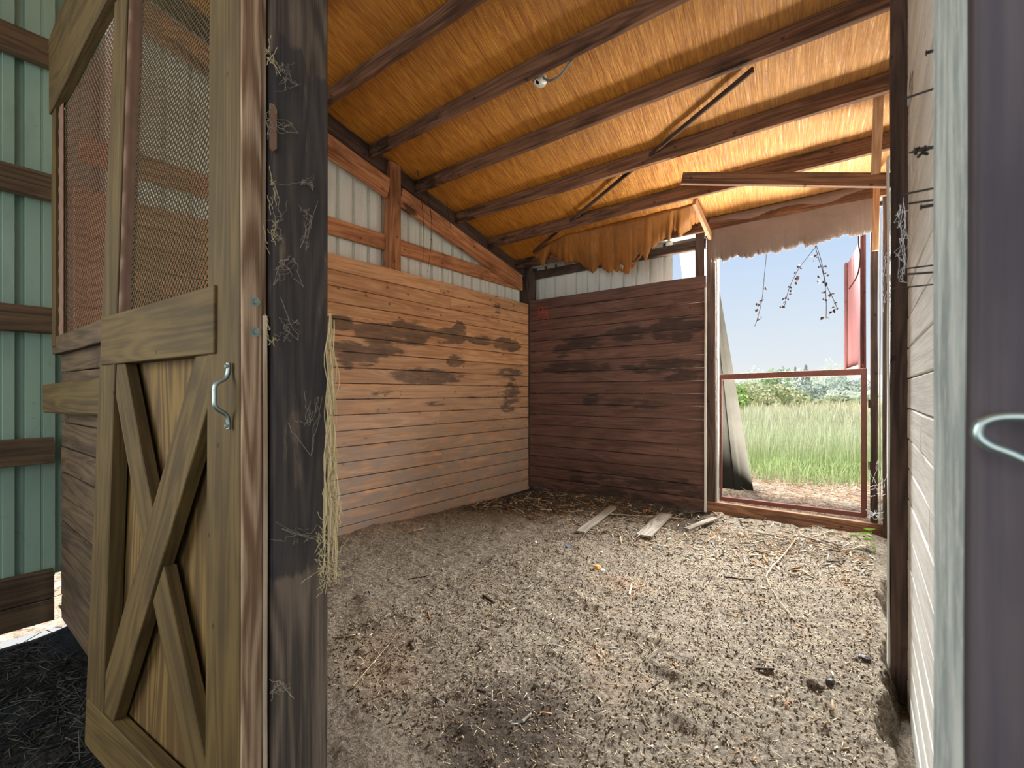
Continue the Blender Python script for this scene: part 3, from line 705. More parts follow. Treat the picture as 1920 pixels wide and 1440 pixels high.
thing_l('door_stop_board', (-3.36, .44, 1.215), (-2.2, .46, 1.235), .145, .038, M_olive, 'rounded short board sticking out left of the stall door', 'board', tone=-.12, ch=.012)

# aisle girts
for z, w_, lb in ((3.10, .14, 'topmost dim girt on the aisle siding'), (2.37, .14, 'second girt from the top on the aisle siding'), (1.64, .14, 'middle girt on the aisle siding left of the mesh panel'),
                  (.93, .14, 'lower girt on the aisle siding behind the plank partition'), (.20, .15, 'upper one of the two dark bottom boards under the aisle siding'), (.06, .12, 'lowest dark board under the aisle siding above the light gap')):
    thing_l('aisle_girt', (-3.56, -3.1, z), (-3.56, .487, z), w_, .06, M_girt, lb, 'girt', group='girts on the aisle side wall', tone=-.3 if z < .3 else 0)

# ---------------------------------------------------------------- big front post
def st_post(p): return (.85 if .80 < p[2] < 2.12+.12*mnoise.noise(Vector((p[1]*9, 0, 0))) else (.2 if p[2] < .8 else 0))
thing_l('stall_post', (-1.232, .628, -.05), (-1.232, .628, 3.9), .148, .12, M_post, 'big dark weathered square post beside the stall door', 'post', up=(0, 1, 0), stain=st_post, seg=.05, nw=8, jit=.0022, ch=.004)
m = NP(); prof = [(0, .006), (.006, 0), (.016, .01), (.016, .105), (.010, .118), (0, .114)]
for s_ in (-1,):
    x0, y0, z0 = -1.166, .541, 1.845
    V = [(x0+.004*k, y0+a_, z0+b_) for k in (0, 1) for a_, b_ in prof]; m.add(V, [tuple(range(6)), tuple(range(6, 12))]+[(i, (i+1) % 6, 6+(i+1) % 6, 6+i) for i in range(6)], V)
tag(m.build('metal_plate', M_pinkmesh), 'small worn rounded plate on the big dark post next to the door edge', 'plate')

# ---------------------------------------------------------------- right jamb beside the camera
thing_l('jamb_board', (.085, .625, -.12), (.085, .625, 4.0), .25, .038, M_jamb, 'rough whitewashed jamb board close to the camera at right', 'board', up=(0, 1, 0), jit=.0012, seg=.02, ch=.004, nw=6)
thing_l('casing_board', (.21, .472, -.12), (.21, .472, 4.0), .30, .036, M_casing, 'dark brown casing board at the far right edge, out of focus', 'board', up=(1, 0, 0), nw=4, seg=.05)
m = NP()
def cas(px, py, Y_): return at(px, py, Y=Y_)
tube(m, smooth_path([cas(1965, 790, .435), cas(1920, 782, .435), cas(1868, 784, .435), cas(1838, 797, .435), cas(1834, 818, .435), cas(1856, 836, .435), cas(1890, 849, .435), cas(1960, 880, .435)]), .0034, 10)
tag(m.build('latch_hook', M_galv, smooth=True), 'pale metal latch loop on the dark casing board at the far right edge', 'hook')
# nails through the white wall
NL = [(100, 1735, 1.10, 'stubby nail in the white wall, topmost of the row'), (187, 1690, 1.02, 'long nail in the white wall, second from the top'), (287, 1703, 1.05, 'thick nail with dark clump in the white wall, third from the top'),
      (365, 1690, 1.0, 'long thin nail in the white wall, fourth from the top'), (383, 1695, 1.05, 'long nail just above a stubby one on the white wall'), (389, 1725, 1.0, 'stubby thick nail just below a long one on the white wall'),
      (506, 1680, 1.4, 'nail in the white wall with cobweb, third from the bottom'), (515, 1690, 1.05, 'long slanting nail in the white wall, second from the bottom'), (542, 1668, 1.5, 'lowest nail in the white wall with white cobweb')]
for i, (py, px, Y_, lb) in enumerate(NL):
    a_ = at(px, py, Y=Y_); b_ = Vector((.155, Y_, a_.z+(.006 if i in (1,) else (-.006 if i in (4, 7) else 0))))
    m = NP(); dd = (b_-a_).normalized(); r_ = .0028 if i in (2, 5, 0) else .0018
    tube(m, [a_, a_+dd*.002, a_+dd*.002, b_], [r_*1.1, r_*2.2, r_, r_], 8) if i in (0, 5) else tube(m, [a_-dd*.0, a_+dd*.008, b_], [r_*.3, r_, r_], 8)
    if i == 2:
        for k in range(14):
            c = a_+dd*.018+Vector([R.uniform(-.008, .008) for _ in range(3)]); tube(m, [c, c+Vector([R.uniform(-.006, .006) for _ in range(3)])], .0025, 5)
    tag(m.build('nail', M_nail), lb, 'nail', 'nails sticking out of the white wall')

# ---------------------------------------------------------------- lamp holder
LAX = (-.05, -.58, -.81); lp = at(1012, 156, Y=2.63); fx = empty('lamp_holder', (lp.x, lp.y, lp.z+.06), 'white porcelain bulb holder without bulb under the ceiling purlin', 'lamp')
m = NP(); lathe(m, [(0, -.004), (.054, -.004), (.056, .004), (.053, .012), (.036, .022), (.026, .034), (.022, .050), (.0215, .052), (.016, .052), (.015, .02)], (lp.x, lp.y, lp.z+.03), LAX, 32); m.build('socket_base', M_porc, fx, smooth=True)
m = NP(); lathe(m, [(0, 0), (.0155, 0), (.0155, .004)], Vector((lp.x, lp.y, lp.z+.03))+Vector(LAX).normalized()*.036, LAX, 20); sk = m.build('socket_hole', M_black, fx); sk['label'] = 'dark empty bulb socket'
m = NP(); lathe(m, [(0, 0), (.038, 0), (.042, .004), (.042, .036), (0, .036)], (lp.x-.0, lp.y, lp.z+.07), (0, 0, -1), 8); m.build('junction_box', M_nail, fx)
m = NP(); e0 = Vector((lp.x+.04, lp.y, lp.z+.045)); e1 = at(1068, 118, Y=2.60)
tube(m, smooth_path([Vector((lp.x, lp.y, lp.z+.05)), at(1030, 151, Y=2.605), at(1048, 143, Y=2.60), at(1060, 130, Y=2.595), at(1068, 118, Y=2.59), at(1072, 112, Y=2.575)]), .0075, 10); m.build('conduit', M_conduit, fx, smooth=True)

# ---------------------------------------------------------------- torn paper and felt flap
def interp(pts, x):
    for (a, b), (c, d_) in zip(pts, pts[1:]):
        if a <= x <= c: return b+(d_-b)*(x-a)/(c-a)
    return pts[-1][1] if x > pts[-1][0] else pts[0][1]
low = [(1004, 482), (1020, 499), (1032, 478), (1046, 486), (1060, 494), (1074, 489), (1090, 496), (1108, 508), (1122, 498), (1137, 511), (1150, 507), (1165, 513), (1180, 512), (1192, 498), (1207, 480), (1214, 486), (1222, 468), (1238, 455), (1258, 449), (1262, 432), (1278, 441), (1290, 428), (1300, 420), (1312, 418)]
V = []; G = []; ncol, nrow = 200, 12
for i in range(ncol+1):
    px = 1004+(1312-1004)*i/ncol; yl = interp(low, px)+5*vn(px/5., 0, 3)+4*max(0, float(vn(px/2.6, 0, 8)))
    foldy = .07*math.sin((px-1004)/46.)+.012*math.sin((px-1004)/17.)+.01*float(vn(px/14., 2, 5))
    top = on_deck(px, interp([(1004, 470), (1060, 440), (1310, 380)], px), .01)
    if top.y > 4.62 or top.y < 4.2: top = Vector((top.x*4.45/top.y, 4.45, roof_z(4.45)-.005))
    bot = at(px, yl, Y=4.66+foldy)
    for j in range(nrow+1):
        t = j/nrow; p = top.lerp(bot, t); p.z += -.03*math.sin(t*math.pi)*.5; p.y += .03*math.sin(t*4+px/38.)*t
        V.append(p); G.append((p.x, p.z*1.2, p.y))
n = nrow+1; F = [(i*n+j, i*n+j+1, (i+1)*n+j+1, (i+1)*n+j) for i in range(ncol) for j in range(nrow)
                 if not (j > 8 and j < 11 and vn(i/7., j/2., 44) > .62)]
o = link('torn_paper', V, F, M_torn, smooth=True, attrs={'gc': ('FLOAT_VECTOR', G)}); mm = o.modifiers.new('t', 'SOLIDIFY'); mm.thickness = .003
tag(o, 'torn amber insulation paper drooping with ragged edge above the back wall', 'paper')
lowf = [(1333, 492), (1345, 486), (1357, 488), (1375, 482), (1388, 480), (1400, 483), (1420, 478), (1440, 472), (1455, 474), (1470, 466), (1475, 470), (1495, 462), (1500, 455), (1512, 463), (1530, 457), (1550, 450), (1570, 445), (1590, 441), (1600, 443), (1620, 436), (1648, 438)]
V = []; G = []; ncol, nrow = 220, 8
for i in range(ncol+1):
    px = 1333+(1646-1333)*i/ncol; yl = interp(lowf, px)+3.0*float(vn(px/4., 0, 13))+3*max(0, float(vn(px/2.2, 0, 18)))
    Yf = 4.76+.015*math.sin(px/23.)
    bot = at(px, yl, Y=Yf); top = Vector((bot.x, 4.72, roof_z(4.72)-.01))
    for j in range(nrow+1):
        p = top.lerp(bot, j/nrow); V.append(p); G.append((p.x, p.y, p.z))
n = nrow+1; F = [(i*n+j, i*n+j+1, (i+1)*n+j+1, (i+1)*n+j) for i in range(ncol) for j in range(nrow)]
o = link('hanging_flap', V, F, M_flap, smooth=True, attrs={'gc': ('FLOAT_VECTOR', G)}); mm = o.modifiers.new('t', 'SOLIDIFY'); mm.thickness = .004
tag(o, 'grey-brown felt flap with ragged lower edge hanging over the doorway', 'flap')

# ---------------------------------------------------------------- bent metal sheets outside
def sheet(name, pts_top, pts_bot, mat, label, rows=24, ribs=((0, 0), (.18, 0), (.22, .03), (.30, .03), (.34, 0), (.62, 0), (.66, .035), (.76, .035), (.80, 0), (1, .0)), bend=.0):
    V = []; a0, a1 = Vector(pts_top[0]), Vector(pts_top[1]); b0, b1 = Vector(pts_bot[0]), Vector(pts_bot[1])
    for k in range(rows+1):
        t = k/rows
        for (s_, dd) in ribs:
            p = a0.lerp(a1, s_).lerp(b0.lerp(b1, s_), t); p.y += -dd+bend*math.sin(t*math.pi)+.012*mnoise.noise(Vector((s_*4, t*5, 3)))
            p.x += -.05*bend*10*math.sin(t*math.pi)*.3
            V.append(p)
    n = len(ribs); F = [(k*n+i, k*n+i+1, (k+1)*n+i+1, (k+1)*n+i) for k in range(rows) for i in range(n-1)]
    o = link(name, V, F, mat); mm = o.modifiers.new('t', 'SOLIDIFY'); mm.thickness = .002; return tag(o, label, 'metal sheet')
M_sheet = plain('weathered_grey_sheet', srgb(50, 48, 43), .85, .1, 0, .4, 5, .2)
ta, tb = at(1322, 560, Y=5.45), at(1349, 545, Y=5.45)
ba, bb = at(1318, 912, Y=6.6), at(1413, 921, Y=6.7)
sheet('leaning_sheet', (ta, tb), (ba, bb), M_sheet, 'bent weathered ribbed metal sheet leaning outside left of the doorway', bend=.05)
sheet('hanging_sheet', (at(1273, 466, Y=5.6), at(1325, 440, Y=5.6)), (at(1283, 545, Y=5.55), at(1335, 545, Y=5.55)), M_siding, 'white metal sheet hanging askew behind the small sky gap', rows=6)

# ---------------------------------------------------------------- vines at the doorway
VN = [([(1437, 478), (1433, 520), (1429, 560), (1421, 595), (1415, 612)], [(1431, 541), (1427, 566), (1422, 575), (1425, 600)], 'leftmost dry vine strand hanging in the doorway'),
      ([(1530, 462), (1512, 485), (1497, 505), (1480, 540), (1470, 578)], [(1499, 497), (1493, 513), (1494, 526), (1480, 540), (1483, 551), (1473, 563), (1470, 578)], 'dry vine strand swinging left from the middle of the flap edge'),
      ([(1528, 460), (1535, 485), (1545, 520), (1549, 560), (1549, 597)], [(1527, 484), (1541, 525), (1544, 550), (1548, 562), (1549, 593)], 'longest straight dry vine strand in the middle of the doorway'),
      ([(1530, 458), (1540, 490), (1548, 530), (1560, 556), (1570, 578)], [(1541, 500), (1549, 515), (1547, 532), (1558, 552), (1567, 573), (1564, 585)], 'dry vine strand slanting right, ending beside the red door')]
def leafcluster(m, c, r):
    for k in range(R.randint(2, 4)):
        p = Vector(c)+Vector([R.uniform(-r, r)*.5 for _ in range(3)]); a_ = Vector([R.uniform(-1, 1) for _ in range(3)]).normalized(); b_ = a_.orthogonal().normalized(); cc = a_.cross(b_)
        l = r*R.uniform(.6, 1.1); V = [p, p+a_*l*.5+b_*l*.4+cc*l*.2, p+a_*l, p+a_*l*.5-b_*l*.4+cc*l*.15]
        m.add(V, [(0, 1, 2), (0, 2, 3)], V)
for pts, lv, lb in VN:
    v = empty('dry_vine', at(*pts[0], Y=5.15), lb, 'vine', 'dry vine strands in the doorway')
    m = NP(); p0 = at(*pts[0], Y=5.15); tube(m, [Vector((p0.x, 5.135, 2.90))]+smooth_path([at(x_, y_, Y=5.15+R.uniform(-.02, .02)) for x_, y_ in pts]), .0026, 5); m.build('stem', M_vine, v)
    m = NP()
    for (x_, y_) in lv: leafcluster(m, at(x_, y_, Y=5.15), .042)
    lf = m.build('leaves', M_leafdry, v); lf['kind'] = 'stuff'
m = NP(); tube(m, smooth_path([Vector((at(1610, 455, Y=5.0).x, 5.10, 2.9)), at(1610, 455, Y=5.0), at(1613, 480, Y=5.0), at(1608, 515, Y=5.0), at(1592, 542, Y=5.05)]), .006, 6)
tag(m.build('curved_stalk', M_vine), 'thick curved brown stalk hanging in front of the red upper door', 'stalk')
# vines hanging over the left wall
for i, (pts, lb) in enumerate([([(783, 320), (789, 360), (794, 420), (795, 488)], 'long thin dry tendril hanging over the orange girt'), ([(800, 360), (808, 400), (809, 450), (802, 508)], 'thin dry tendril hanging right of the longer one'), ([(838, 375), (840, 400), (845, 428)], 'short dry tendril hanging on the rafter')]):
    m = NP(); tube(m, smooth_path([at(x_, y_, X=-3.40) for x_, y_ in pts]), .0035, 5, .5)
    for (x_, y_) in pts[1:]: leafcluster(m, at(x_, y_, X=-3.40), .012)
    tag(m.build('dry_tendril', M_vine), lb, 'vine')

# ---------------------------------------------------------------- twine, cobwebs
def strand(m, a, b, r, wig, n=10, sag=0.):
    a, b = Vector(a), Vector(b); pts = []; ph = R.uniform(0, 50)
    for i in range(n+1):
        t = i/n; p = a.lerp(b, t); q = Vector((mnoise.noise(Vector((t*4+ph, 0, 0))), mnoise.noise(Vector((t*4+ph, 9, 0))), mnoise.noise(Vector((t*4+ph, 0, 7)))))
        pts.append(p+q*wig*math.sin(math.pi*min(1, t*1.0+.05))+Vector((0, 0, -sag*math.sin(math.pi*t))))
    tube(m, pts, r, 4)
m = NP(); PXF = -1.155
for k in range(25):
    y0 = R.uniform(585, 600) if k < 7 else R.uniform(600, 860); y1 = R.choice([R.uniform(960, 1100), R.uniform(900, 1095), R.uniform(1000, 1110)])
    xa = R.uniform(617, 626); xb = R.uniform(604, 632)
    strand(m, at(xa, y0, X=PXF), at(xb, y1, X=PXF+R.uniform(0, .02)), R.uniform(.0007, .0016), .032, 18)
for k in range(40):
    c = at(R.uniform(596, 628), R.uniform(985, 1080), X=PXF+.01); strand(m, c, c+Vector((R.uniform(-.03, .03), R.uniform(-.05, .05), R.uniform(-.06, .04))), .0007, .02, 8)
for k in range(12):
    c = at(R.uniform(620, 632), R.uniform(900, 960), X=PXF+.01); strand(m, c, c+Vector((R.uniform(-.01, .01), R.uniform(-.01, .03), -.06)), .0012, .015, 8)
tag(m.build('baling_twine', M_twine), 'frayed pale baling twine hanging down the right edge of the big post', 'twine')
m = NP()
for k in range(16):
    a_ = at(R.uniform(1006, 1028), R.uniform(572, 590), Y=4.885); strand(m, a_, at(R.uniform(1005, 1030), R.uniform(585, 612), Y=4.88), .0013, .03, 10)
for k in range(3):
    th = R.uniform(0, 6); c0 = at(1014, 580, Y=4.885); pts = [c0+Vector((math.cos(q)*.03*R.uniform(.8, 1.2), 0, math.sin(q)*.04)) for q in np.linspace(0, 6.28, 12)]; tube(m, pts, .0014, 4)
tag(m.build('red_twine', M_redtwine), 'tangle of red twine hanging at the top of the dark back planks', 'twine')
WB = [((505, 110, 560, 165), 'dusty cobweb across the brown top of the big post'), ((500, 190, 560, 260), 'cobweb strands beside the worn plate on the big post'), ((505, 330, 600, 350), 'long sideways cobweb strand in the middle of the dark post'),
      ((505, 350, 540, 470), 'hay and cobweb tuft in the gap between door edge and post'), ((560, 380, 590, 470), 'branching cobweb strands on the upper dark post'), ((510, 480, 570, 560), 'fan-shaped cobweb in the gap beside the two bolts'),
      ((515, 560, 560, 640), 'hazy cobweb tuft by the post crack'), ((545, 740, 600, 860), 'vertical dusty cobweb lines on the lower dark post'), ((510, 985, 600, 1010), 'sideways cobweb loop near the twine end on the post'), ((505, 1270, 545, 1320), 'small cobweb tuft low on the post')]
for (x0, y0, x1, y1), lb in WB:
    m = NP(); anchors = [(R.uniform(x0, x1), R.uniform(y0, y1)) for _ in range(6)]
    for k in range(11):
        p, q = R.sample(anchors, 2) if R.random() < .6 else (R.choice(anchors), (R.uniform(x0-6, x1+6), R.uniform(y0-8, y1+8)))
        strand(m, at(*p, X=-1.166+R.uniform(0, .008)), at(*q, X=-1.166+R.uniform(0, .008)), R.uniform(.00025, .0006), .02, 10, .004)
    tag(m.build('cobweb', M_web), lb, 'cobweb', 'cobwebs on the big post')
for (x0, y0, x1, y1, Y_), lb in (((1683, 370, 1700, 530, 1.15), 'white cobweb strung between the nails of the white wall'), ((1655, 430, 1672, 600, 3.2), 'small white cobwebs beside the tall dark post'),
                                 ((1625, 860, 1672, 930, 3.9), 'white cobweb fan at the gate height beside the tall post'), ((1622, 955, 1662, 975, 4.6), 'thick white cobweb sheet on the right end of the sill beam'), ((1342, 480, 1346, 900, 4.86), 'thin cobweb strands down the left doorway post')):
    m = NP()
    for k in range(14): strand(m, at(R.uniform(x0, x1), R.uniform(y0, y1), Y=Y_), at(R.uniform(x0, x1), R.uniform(y0, y1), Y=Y_+R.uniform(-.03, .03)), .0003 if Y_ < 2 else .0009, .02, 7, .01)
    tag(m.build('cobweb', M_webw), lb, 'cobweb')
# hay wisps in the door gap
m = NP()
for k in range(40):
    py = R.choice([R.uniform(90, 120), R.uniform(330, 380), R.uniform(400, 480), R.uniform(600, 640)]); px = R.uniform(499, 514)
    a_ = at(px, py, X=-1.172); strand(m, a_, a_+Vector((R.uniform(-.004, .01), R.uniform(-.015, .02), R.uniform(-.05, .05))), .0006, .01, 5)
tag(m.build('hay_wisps', M_twine), 'hay stalks wedged in the gap between stall door and big post', 'hay', kind='stuff')

# ---------------------------------------------------------------- floor debris
def fp_(px, py, h=.0):
    p = at(px, py, Z=0.0)
    for _ in range(3): p = at(px, py, Z=float(fz(p.x, p.y)))
    return p+Vector((0, 0, h))
for (a_, b_, w_, lb) in (((1148, 955), (1088, 1001), .085, 'weathered board lying on the dirt, left of the three by the back wall'), ((1248, 967), (1207, 1008), .13, 'wide weathered board lying on the dirt, middle of the three by the back wall'), ((1340, 975), (1287, 995), .06, 'short grey board end lying on the dirt by the doorway')):
    A_, B_ = fp_(*a_, .018), fp_(*b_, .014)
    thing_l('floor_board', A_, B_, w_, .018, M_grey, lb, 'board', up=(B_-A_).cross(Vector((0, 0, 1))))
def stick(name, pts, r, mat, label, cat='stick'):
    m = NP(); tube(m, smooth_path([fp_(x_, y_, r*1.5) for x_, y_ in pts], 4), r, 6, .6); return tag(m.build(name, mat), label, cat)
tw = empty('branched_twig', fp_(1440, 1095, 0), 'long pale branched twig on the dirt before the doorway', 'twig')
m = NP(); tube(m, smooth_path([fp_(x_, y_, .024) for x_, y_ in [(1492, 1016), (1470, 1045), (1441, 1078), (1440, 1096), (1458, 1130), (1484, 1162)]], 5), .005, 6, .5); m.build('stem', M_twig, tw)
m = NP(); tube(m, smooth_path([fp_(x_, y_, .026) for x_, y_ in [(1440, 1080), (1428, 1066), (1418, 1055)]], 4), .003, 6, .4); m.build('side_branch', M_twig, tw)
stick('bark_stick', [(1358, 1084), (1390, 1088), (1415, 1090)], .006, M_char, 'dark reddish stick left of the branched twig')
stick('bark_stick', [(1416, 1257), (1452, 1258)], .006, M_char, 'short dark stick on the dirt in the lower right')
stick('pale_stick', [(765, 1088), (808, 1080)], .004, M_char, 'thin dark stick on the dirt mound at left')
stick('pale_stick', [(1340, 985), (1420, 1000), (1520, 1020), (1600, 1038)], .006, M_twig, 'long thin stick lying along the sill beam')
stick('pale_stick', [(1500, 1005), (1560, 1025), (1610, 1045)], .006, M_twig, 'pale stalk crossing the dirt right of the long stick')
stick('pale_stick', [(890, 950), (915, 930)], .009, M_chip, 'pale splinter near the far corner, left one')
stick('pale_stick', [(905, 953), (935, 935)], .008, M_chip, 'pale splinter near the far corner, right one')
stick('pale_stick', [(952, 940), (960, 962)], .007, M_char, 'reddish splinter pointing at the far corner')
stick('pale_stick', [(775, 998), (797, 993)], .008, M_chip, 'short bright splinter on the dirt by the left wall')
stick('pale_stick', [(1180, 1118), (1184, 1098)], .007, M_chip, 'bright splinter in the middle of the dirt floor')
stick('pale_stick', [(980, 1357), (996, 1342)], .006, M_grey, 'grey splinter at the bottom edge')
stick('pale_stick', [(660, 1290), (745, 1190)], .0015, M_twine, 'long thin straw on the dark dirt at lower left')
stick('pale_stick', [(1130, 965), (1290, 975)], .007, M_twig, 'long thin stick lying at the foot of the dark planks')
def lump(name, px, py, r, mat, label, cat, flat=.7):
    c = fp_(px, py, r*.3); bm = bmesh.new(); bmesh.ops.create_icosphere(bm, subdivisions=3, radius=r)
    s_ = R.uniform(0, 50)
    for v in bm.verts:
        k = 1+.35*mnoise.noise(v.co*(1.6/r)+Vector((s_, 0, 0))); v.co *= k; v.co.z *= flat; v.co += c
    me = bpy.data.meshes.new(name); bm.to_mesh(me); bm.free(); me.materials.append(mat); me.polygons.foreach_set('use_smooth', [True]*len(me.polygons))
    o = bpy.data.objects.new(name, me); col.objects.link(o); return tag(o, label, cat)
M_orangef = plain('orange_rind', srgb(214, 158, 84), .6, .3, 0, .3, 40)
M_yel = plain('yellow_brown_lump', srgb(150, 116, 50), .6)
lump('orange_lump', 1120, 1067, .024, M_orangef, 'small round orange lump on the dirt in the middle', 'lump', .9)
lump('paper_scrap', 1130, 1070, .016, M_webw, 'small white scrap right of the orange lump', 'scrap', .4)
lump('brown_lump', 918, 1153, .012, M_yel, 'small yellow-brown lump below the dark wood chip', 'lump')
thing_l('wood_chip', fp_(905, 1120, .012), fp_(925, 1133, .010), .018, .006, M_char, 'dark brown wood chip standing up on the dirt mound', 'chip')
thing_l('wood_chip', fp_(776, 1200, .012), fp_(779, 1218, .014), .014, .004, M_grey, 'pale upright wood chip on the dark dirt at left', 'chip')
lump('dark_stone', 1622, 1237, .022, M_nail, 'shiny dark stone near the lower right dirt edge', 'stone', .6)
lump('dirt_clod', 1530, 1283, .032, M_dirt, 'pale flat dirt clod in the lower right', 'clod', .5)
lump('dirt_clod', 1557, 1280, .017, M_nail, 'small dark clod right of the pale flat one', 'clod', .6)
lump('dirt_clod', 1006, 1287, .014, M_dirt, 'dark clod at the lower middle of the floor', 'clod', .8)
lump('white_pebble', 1004, 1018, .012, M_webw, 'tiny white pebble below the back wall', 'pebble', .8)
lump('blue_scrap', 1063, 1025, .012, plain('blue_plastic', srgb(70, 120, 190), .5), 'tiny blue plastic scrap on the dirt', 'scrap', .5)
# weed with green leaves by the sill
wd = empty('green_weed', fp_(1640, 1030), 'small bright green weed at the foot of the sill beam', 'weed')
base = fp_(1642, 1032); m = NP()
tips = [(1604, 1005), (1622, 1000), (1632, 993), (1628, 1012)]
for k, t_ in enumerate(tips):
    q = at(*t_, Y=base.y-.02); tube(m, [base, base.lerp(q, .5)+Vector((0, 0, .02)), q], .0018, 5)
m.build('stem', M_green, wd)
for k, t_ in enumerate(tips):
    m = NP(); q = at(*t_, Y=base.y-.02); l = .045
    V = [q+Vector((-l, 0, .0)), q+Vector((-.3*l, -.02, .014)), q+Vector((.8*l, 0, .012)), q+Vector((-.2*l, .01, -.012)), q+Vector((.1*l, -.004, .004))]
    m.add(V, [(0, 1, 4), (1, 2, 4), (2, 3, 4), (3, 0, 4)], V); m.build('leaf', M_green, wd)

# uncountable: straw bits and crumbs (stuff), as numpy ribbons
def bits(name, n, area, zf, length, width, cols, label, mat=None, tilt=.35, seed=1, dens=None):
    rg = np.random.RandomState(seed); x0, x1, y0, y1 = area
    x = rg.uniform(x0, x1, n); y = rg.uniform(y0, y1, n)
    if dens: k = dens(x, y) > rg.rand(n); x, y = x[k], y[k]; n = len(x)
    L = rg.uniform(*length, n)*np.exp(rg.normal(0, .35, n)); W = rg.uniform(*width, n); th = rg.uniform(0, 2*np.pi, n); el = rg.normal(0, tilt, n)
    d = np.stack([np.cos(th)*np.cos(el), np.sin(th)*np.cos(el), np.sin(el)], -1); s = np.stack([-np.sin(th), np.cos(th), np.zeros(n)], -1)
    u = np.cross(d, s); c = np.stack([x, y, zf(x, y)+W*.4+np.abs(np.sin(el))*L*.3], -1)
    V = np.zeros((n, 8, 3)); i = 0
    for a in (-1, 1):
        for b in (-1, 1):
            for e_ in (-1, 1):
                V[:, i] = c+d*(a*L/2)[:, None]+s*(b*W/2)[:, None]+u*(e_*W/4)[:, None]; i += 1
    Fb = np.array([(0, 1, 3, 2), (4, 6, 7, 5), (0, 4, 5, 1), (2, 3, 7, 6), (0, 2, 6, 4), (1, 5, 7, 3)])
    F = (np.arange(n)[:, None, None]*8+Fb[None]).reshape(-1, 4)
    cc = np.array(cols)[rg.randint(0, len(cols), n)]*rg.uniform(.7, 1.15, n)[:, None]
    C = np.repeat(np.concatenate([np.clip(cc, 0, 1), np.ones((n, 1))], 1), 8, 0)
    return rawmesh(name, V.reshape(-1, 3), F, C, mat or M_debris, label)
def rawmesh(name, V, F, C, mat, label, cat='debris', kind='stuff', parent=None):
    me = bpy.data.meshes.new(name); k = F.shape[1]; me.vertices.add(len(V)); me.vertices.foreach_set('co', V.ravel().astype(np.float32))
    me.loops.add(F.size); me.loops.foreach_set('vertex_index', F.ravel().astype(np.int32))
    me.polygons.add(len(F)); me.polygons.foreach_set('loop_start', np.arange(0, F.size, k, dtype=np.int32)); me.update(calc_edges=True)
    a = me.attributes.new('colr', 'FLOAT_COLOR', 'POINT'); a.data.foreach_set('color', C.ravel().astype(np.float32)); me.materials.append(mat)
    o = bpy.data.objects.new(name, me); col.objects.link(o)
    if parent: o.parent = parent; o.matrix_parent_inverse = Matrix.Translation(parent.location).inverted()
    if label: tag(o, label, cat)
    if kind: o['kind'] = kind
    return o
pal = [srgb(196, 176, 142), srgb(220, 204, 176), srgb(150, 124, 94), srgb(112, 92, 70), srgb(66, 54, 46), srgb(170, 120, 80), srgb(158, 156, 152)]
ins = lambda x, y: (x < .06)
bits('straw_chaff', 15000, (-3.44, .08, 1.1, 4.85), fz, (.008, .028), (.0010, .0026), pal[:4]+pal[1:2]*2, 'fine chaff and straw bits over the dirt floor', seed=3, dens=ins)
bits('dirt_crumbs', 16000, (-2.2, .08, 1.1, 4.6), fz, (.003, .010), (.003, .007), [srgb(128, 108, 84), srgb(104, 86, 68), srgb(84, 68, 54), srgb(150, 130, 104), srgb(170, 150, 122)], 'crumbs of dry manure over the dirt floor', seed=5, tilt=.8, dens=ins)
bits('wood_shavings', 1500, (-3.4, .05, 3.6, 4.86), fz, (.03, .09), (.004, .010), pal, 'wood shavings and splinters near the back wall', seed=7, tilt=.2, dens=ins)
bits('wood_splinters', 260, (-2.6, .05, 1.3, 3.6), fz, (.02, .06), (.003, .007), pal, 'scattered splinters in the middle of the floor', seed=8, tilt=.25)
og = lambda x, y: -.07+.022*fbm(x*4, y*4, 4, 3)
bits('straw_litter', 9000, (-2.5, 1.4, 5.12, 8.5), og, (.05, .22), (.003, .008), [srgb(236, 220, 196), srgb(216, 190, 160), srgb(190, 160, 130), srgb(170, 130, 104), srgb(240, 232, 216)], 'pale straw litter on the ground outside the doorway', seed=9, tilt=.15)
bits('yard_straw', 5000, (-6.5, -3.66, -1.5, 5.2), lambda x, y: -.08+x*0, (.05, .2), (.003, .008), [srgb(236, 224, 204), srgb(206, 186, 160)], 'pale straw outside under the metal side wall', seed=12, tilt=.2)
bits('aisle_hay', 2500, (-3.6, -1.9, -.6, .5), lambda x, y: -.10+.018*fbm(x*5, y*5, 4, 3), (.04, .14), (.002, .004), [srgb(56, 56, 52), srgb(40, 40, 38), srgb(78, 76, 66)], 'dark hay strands on the aisle floor by the door', seed=14, tilt=.15)

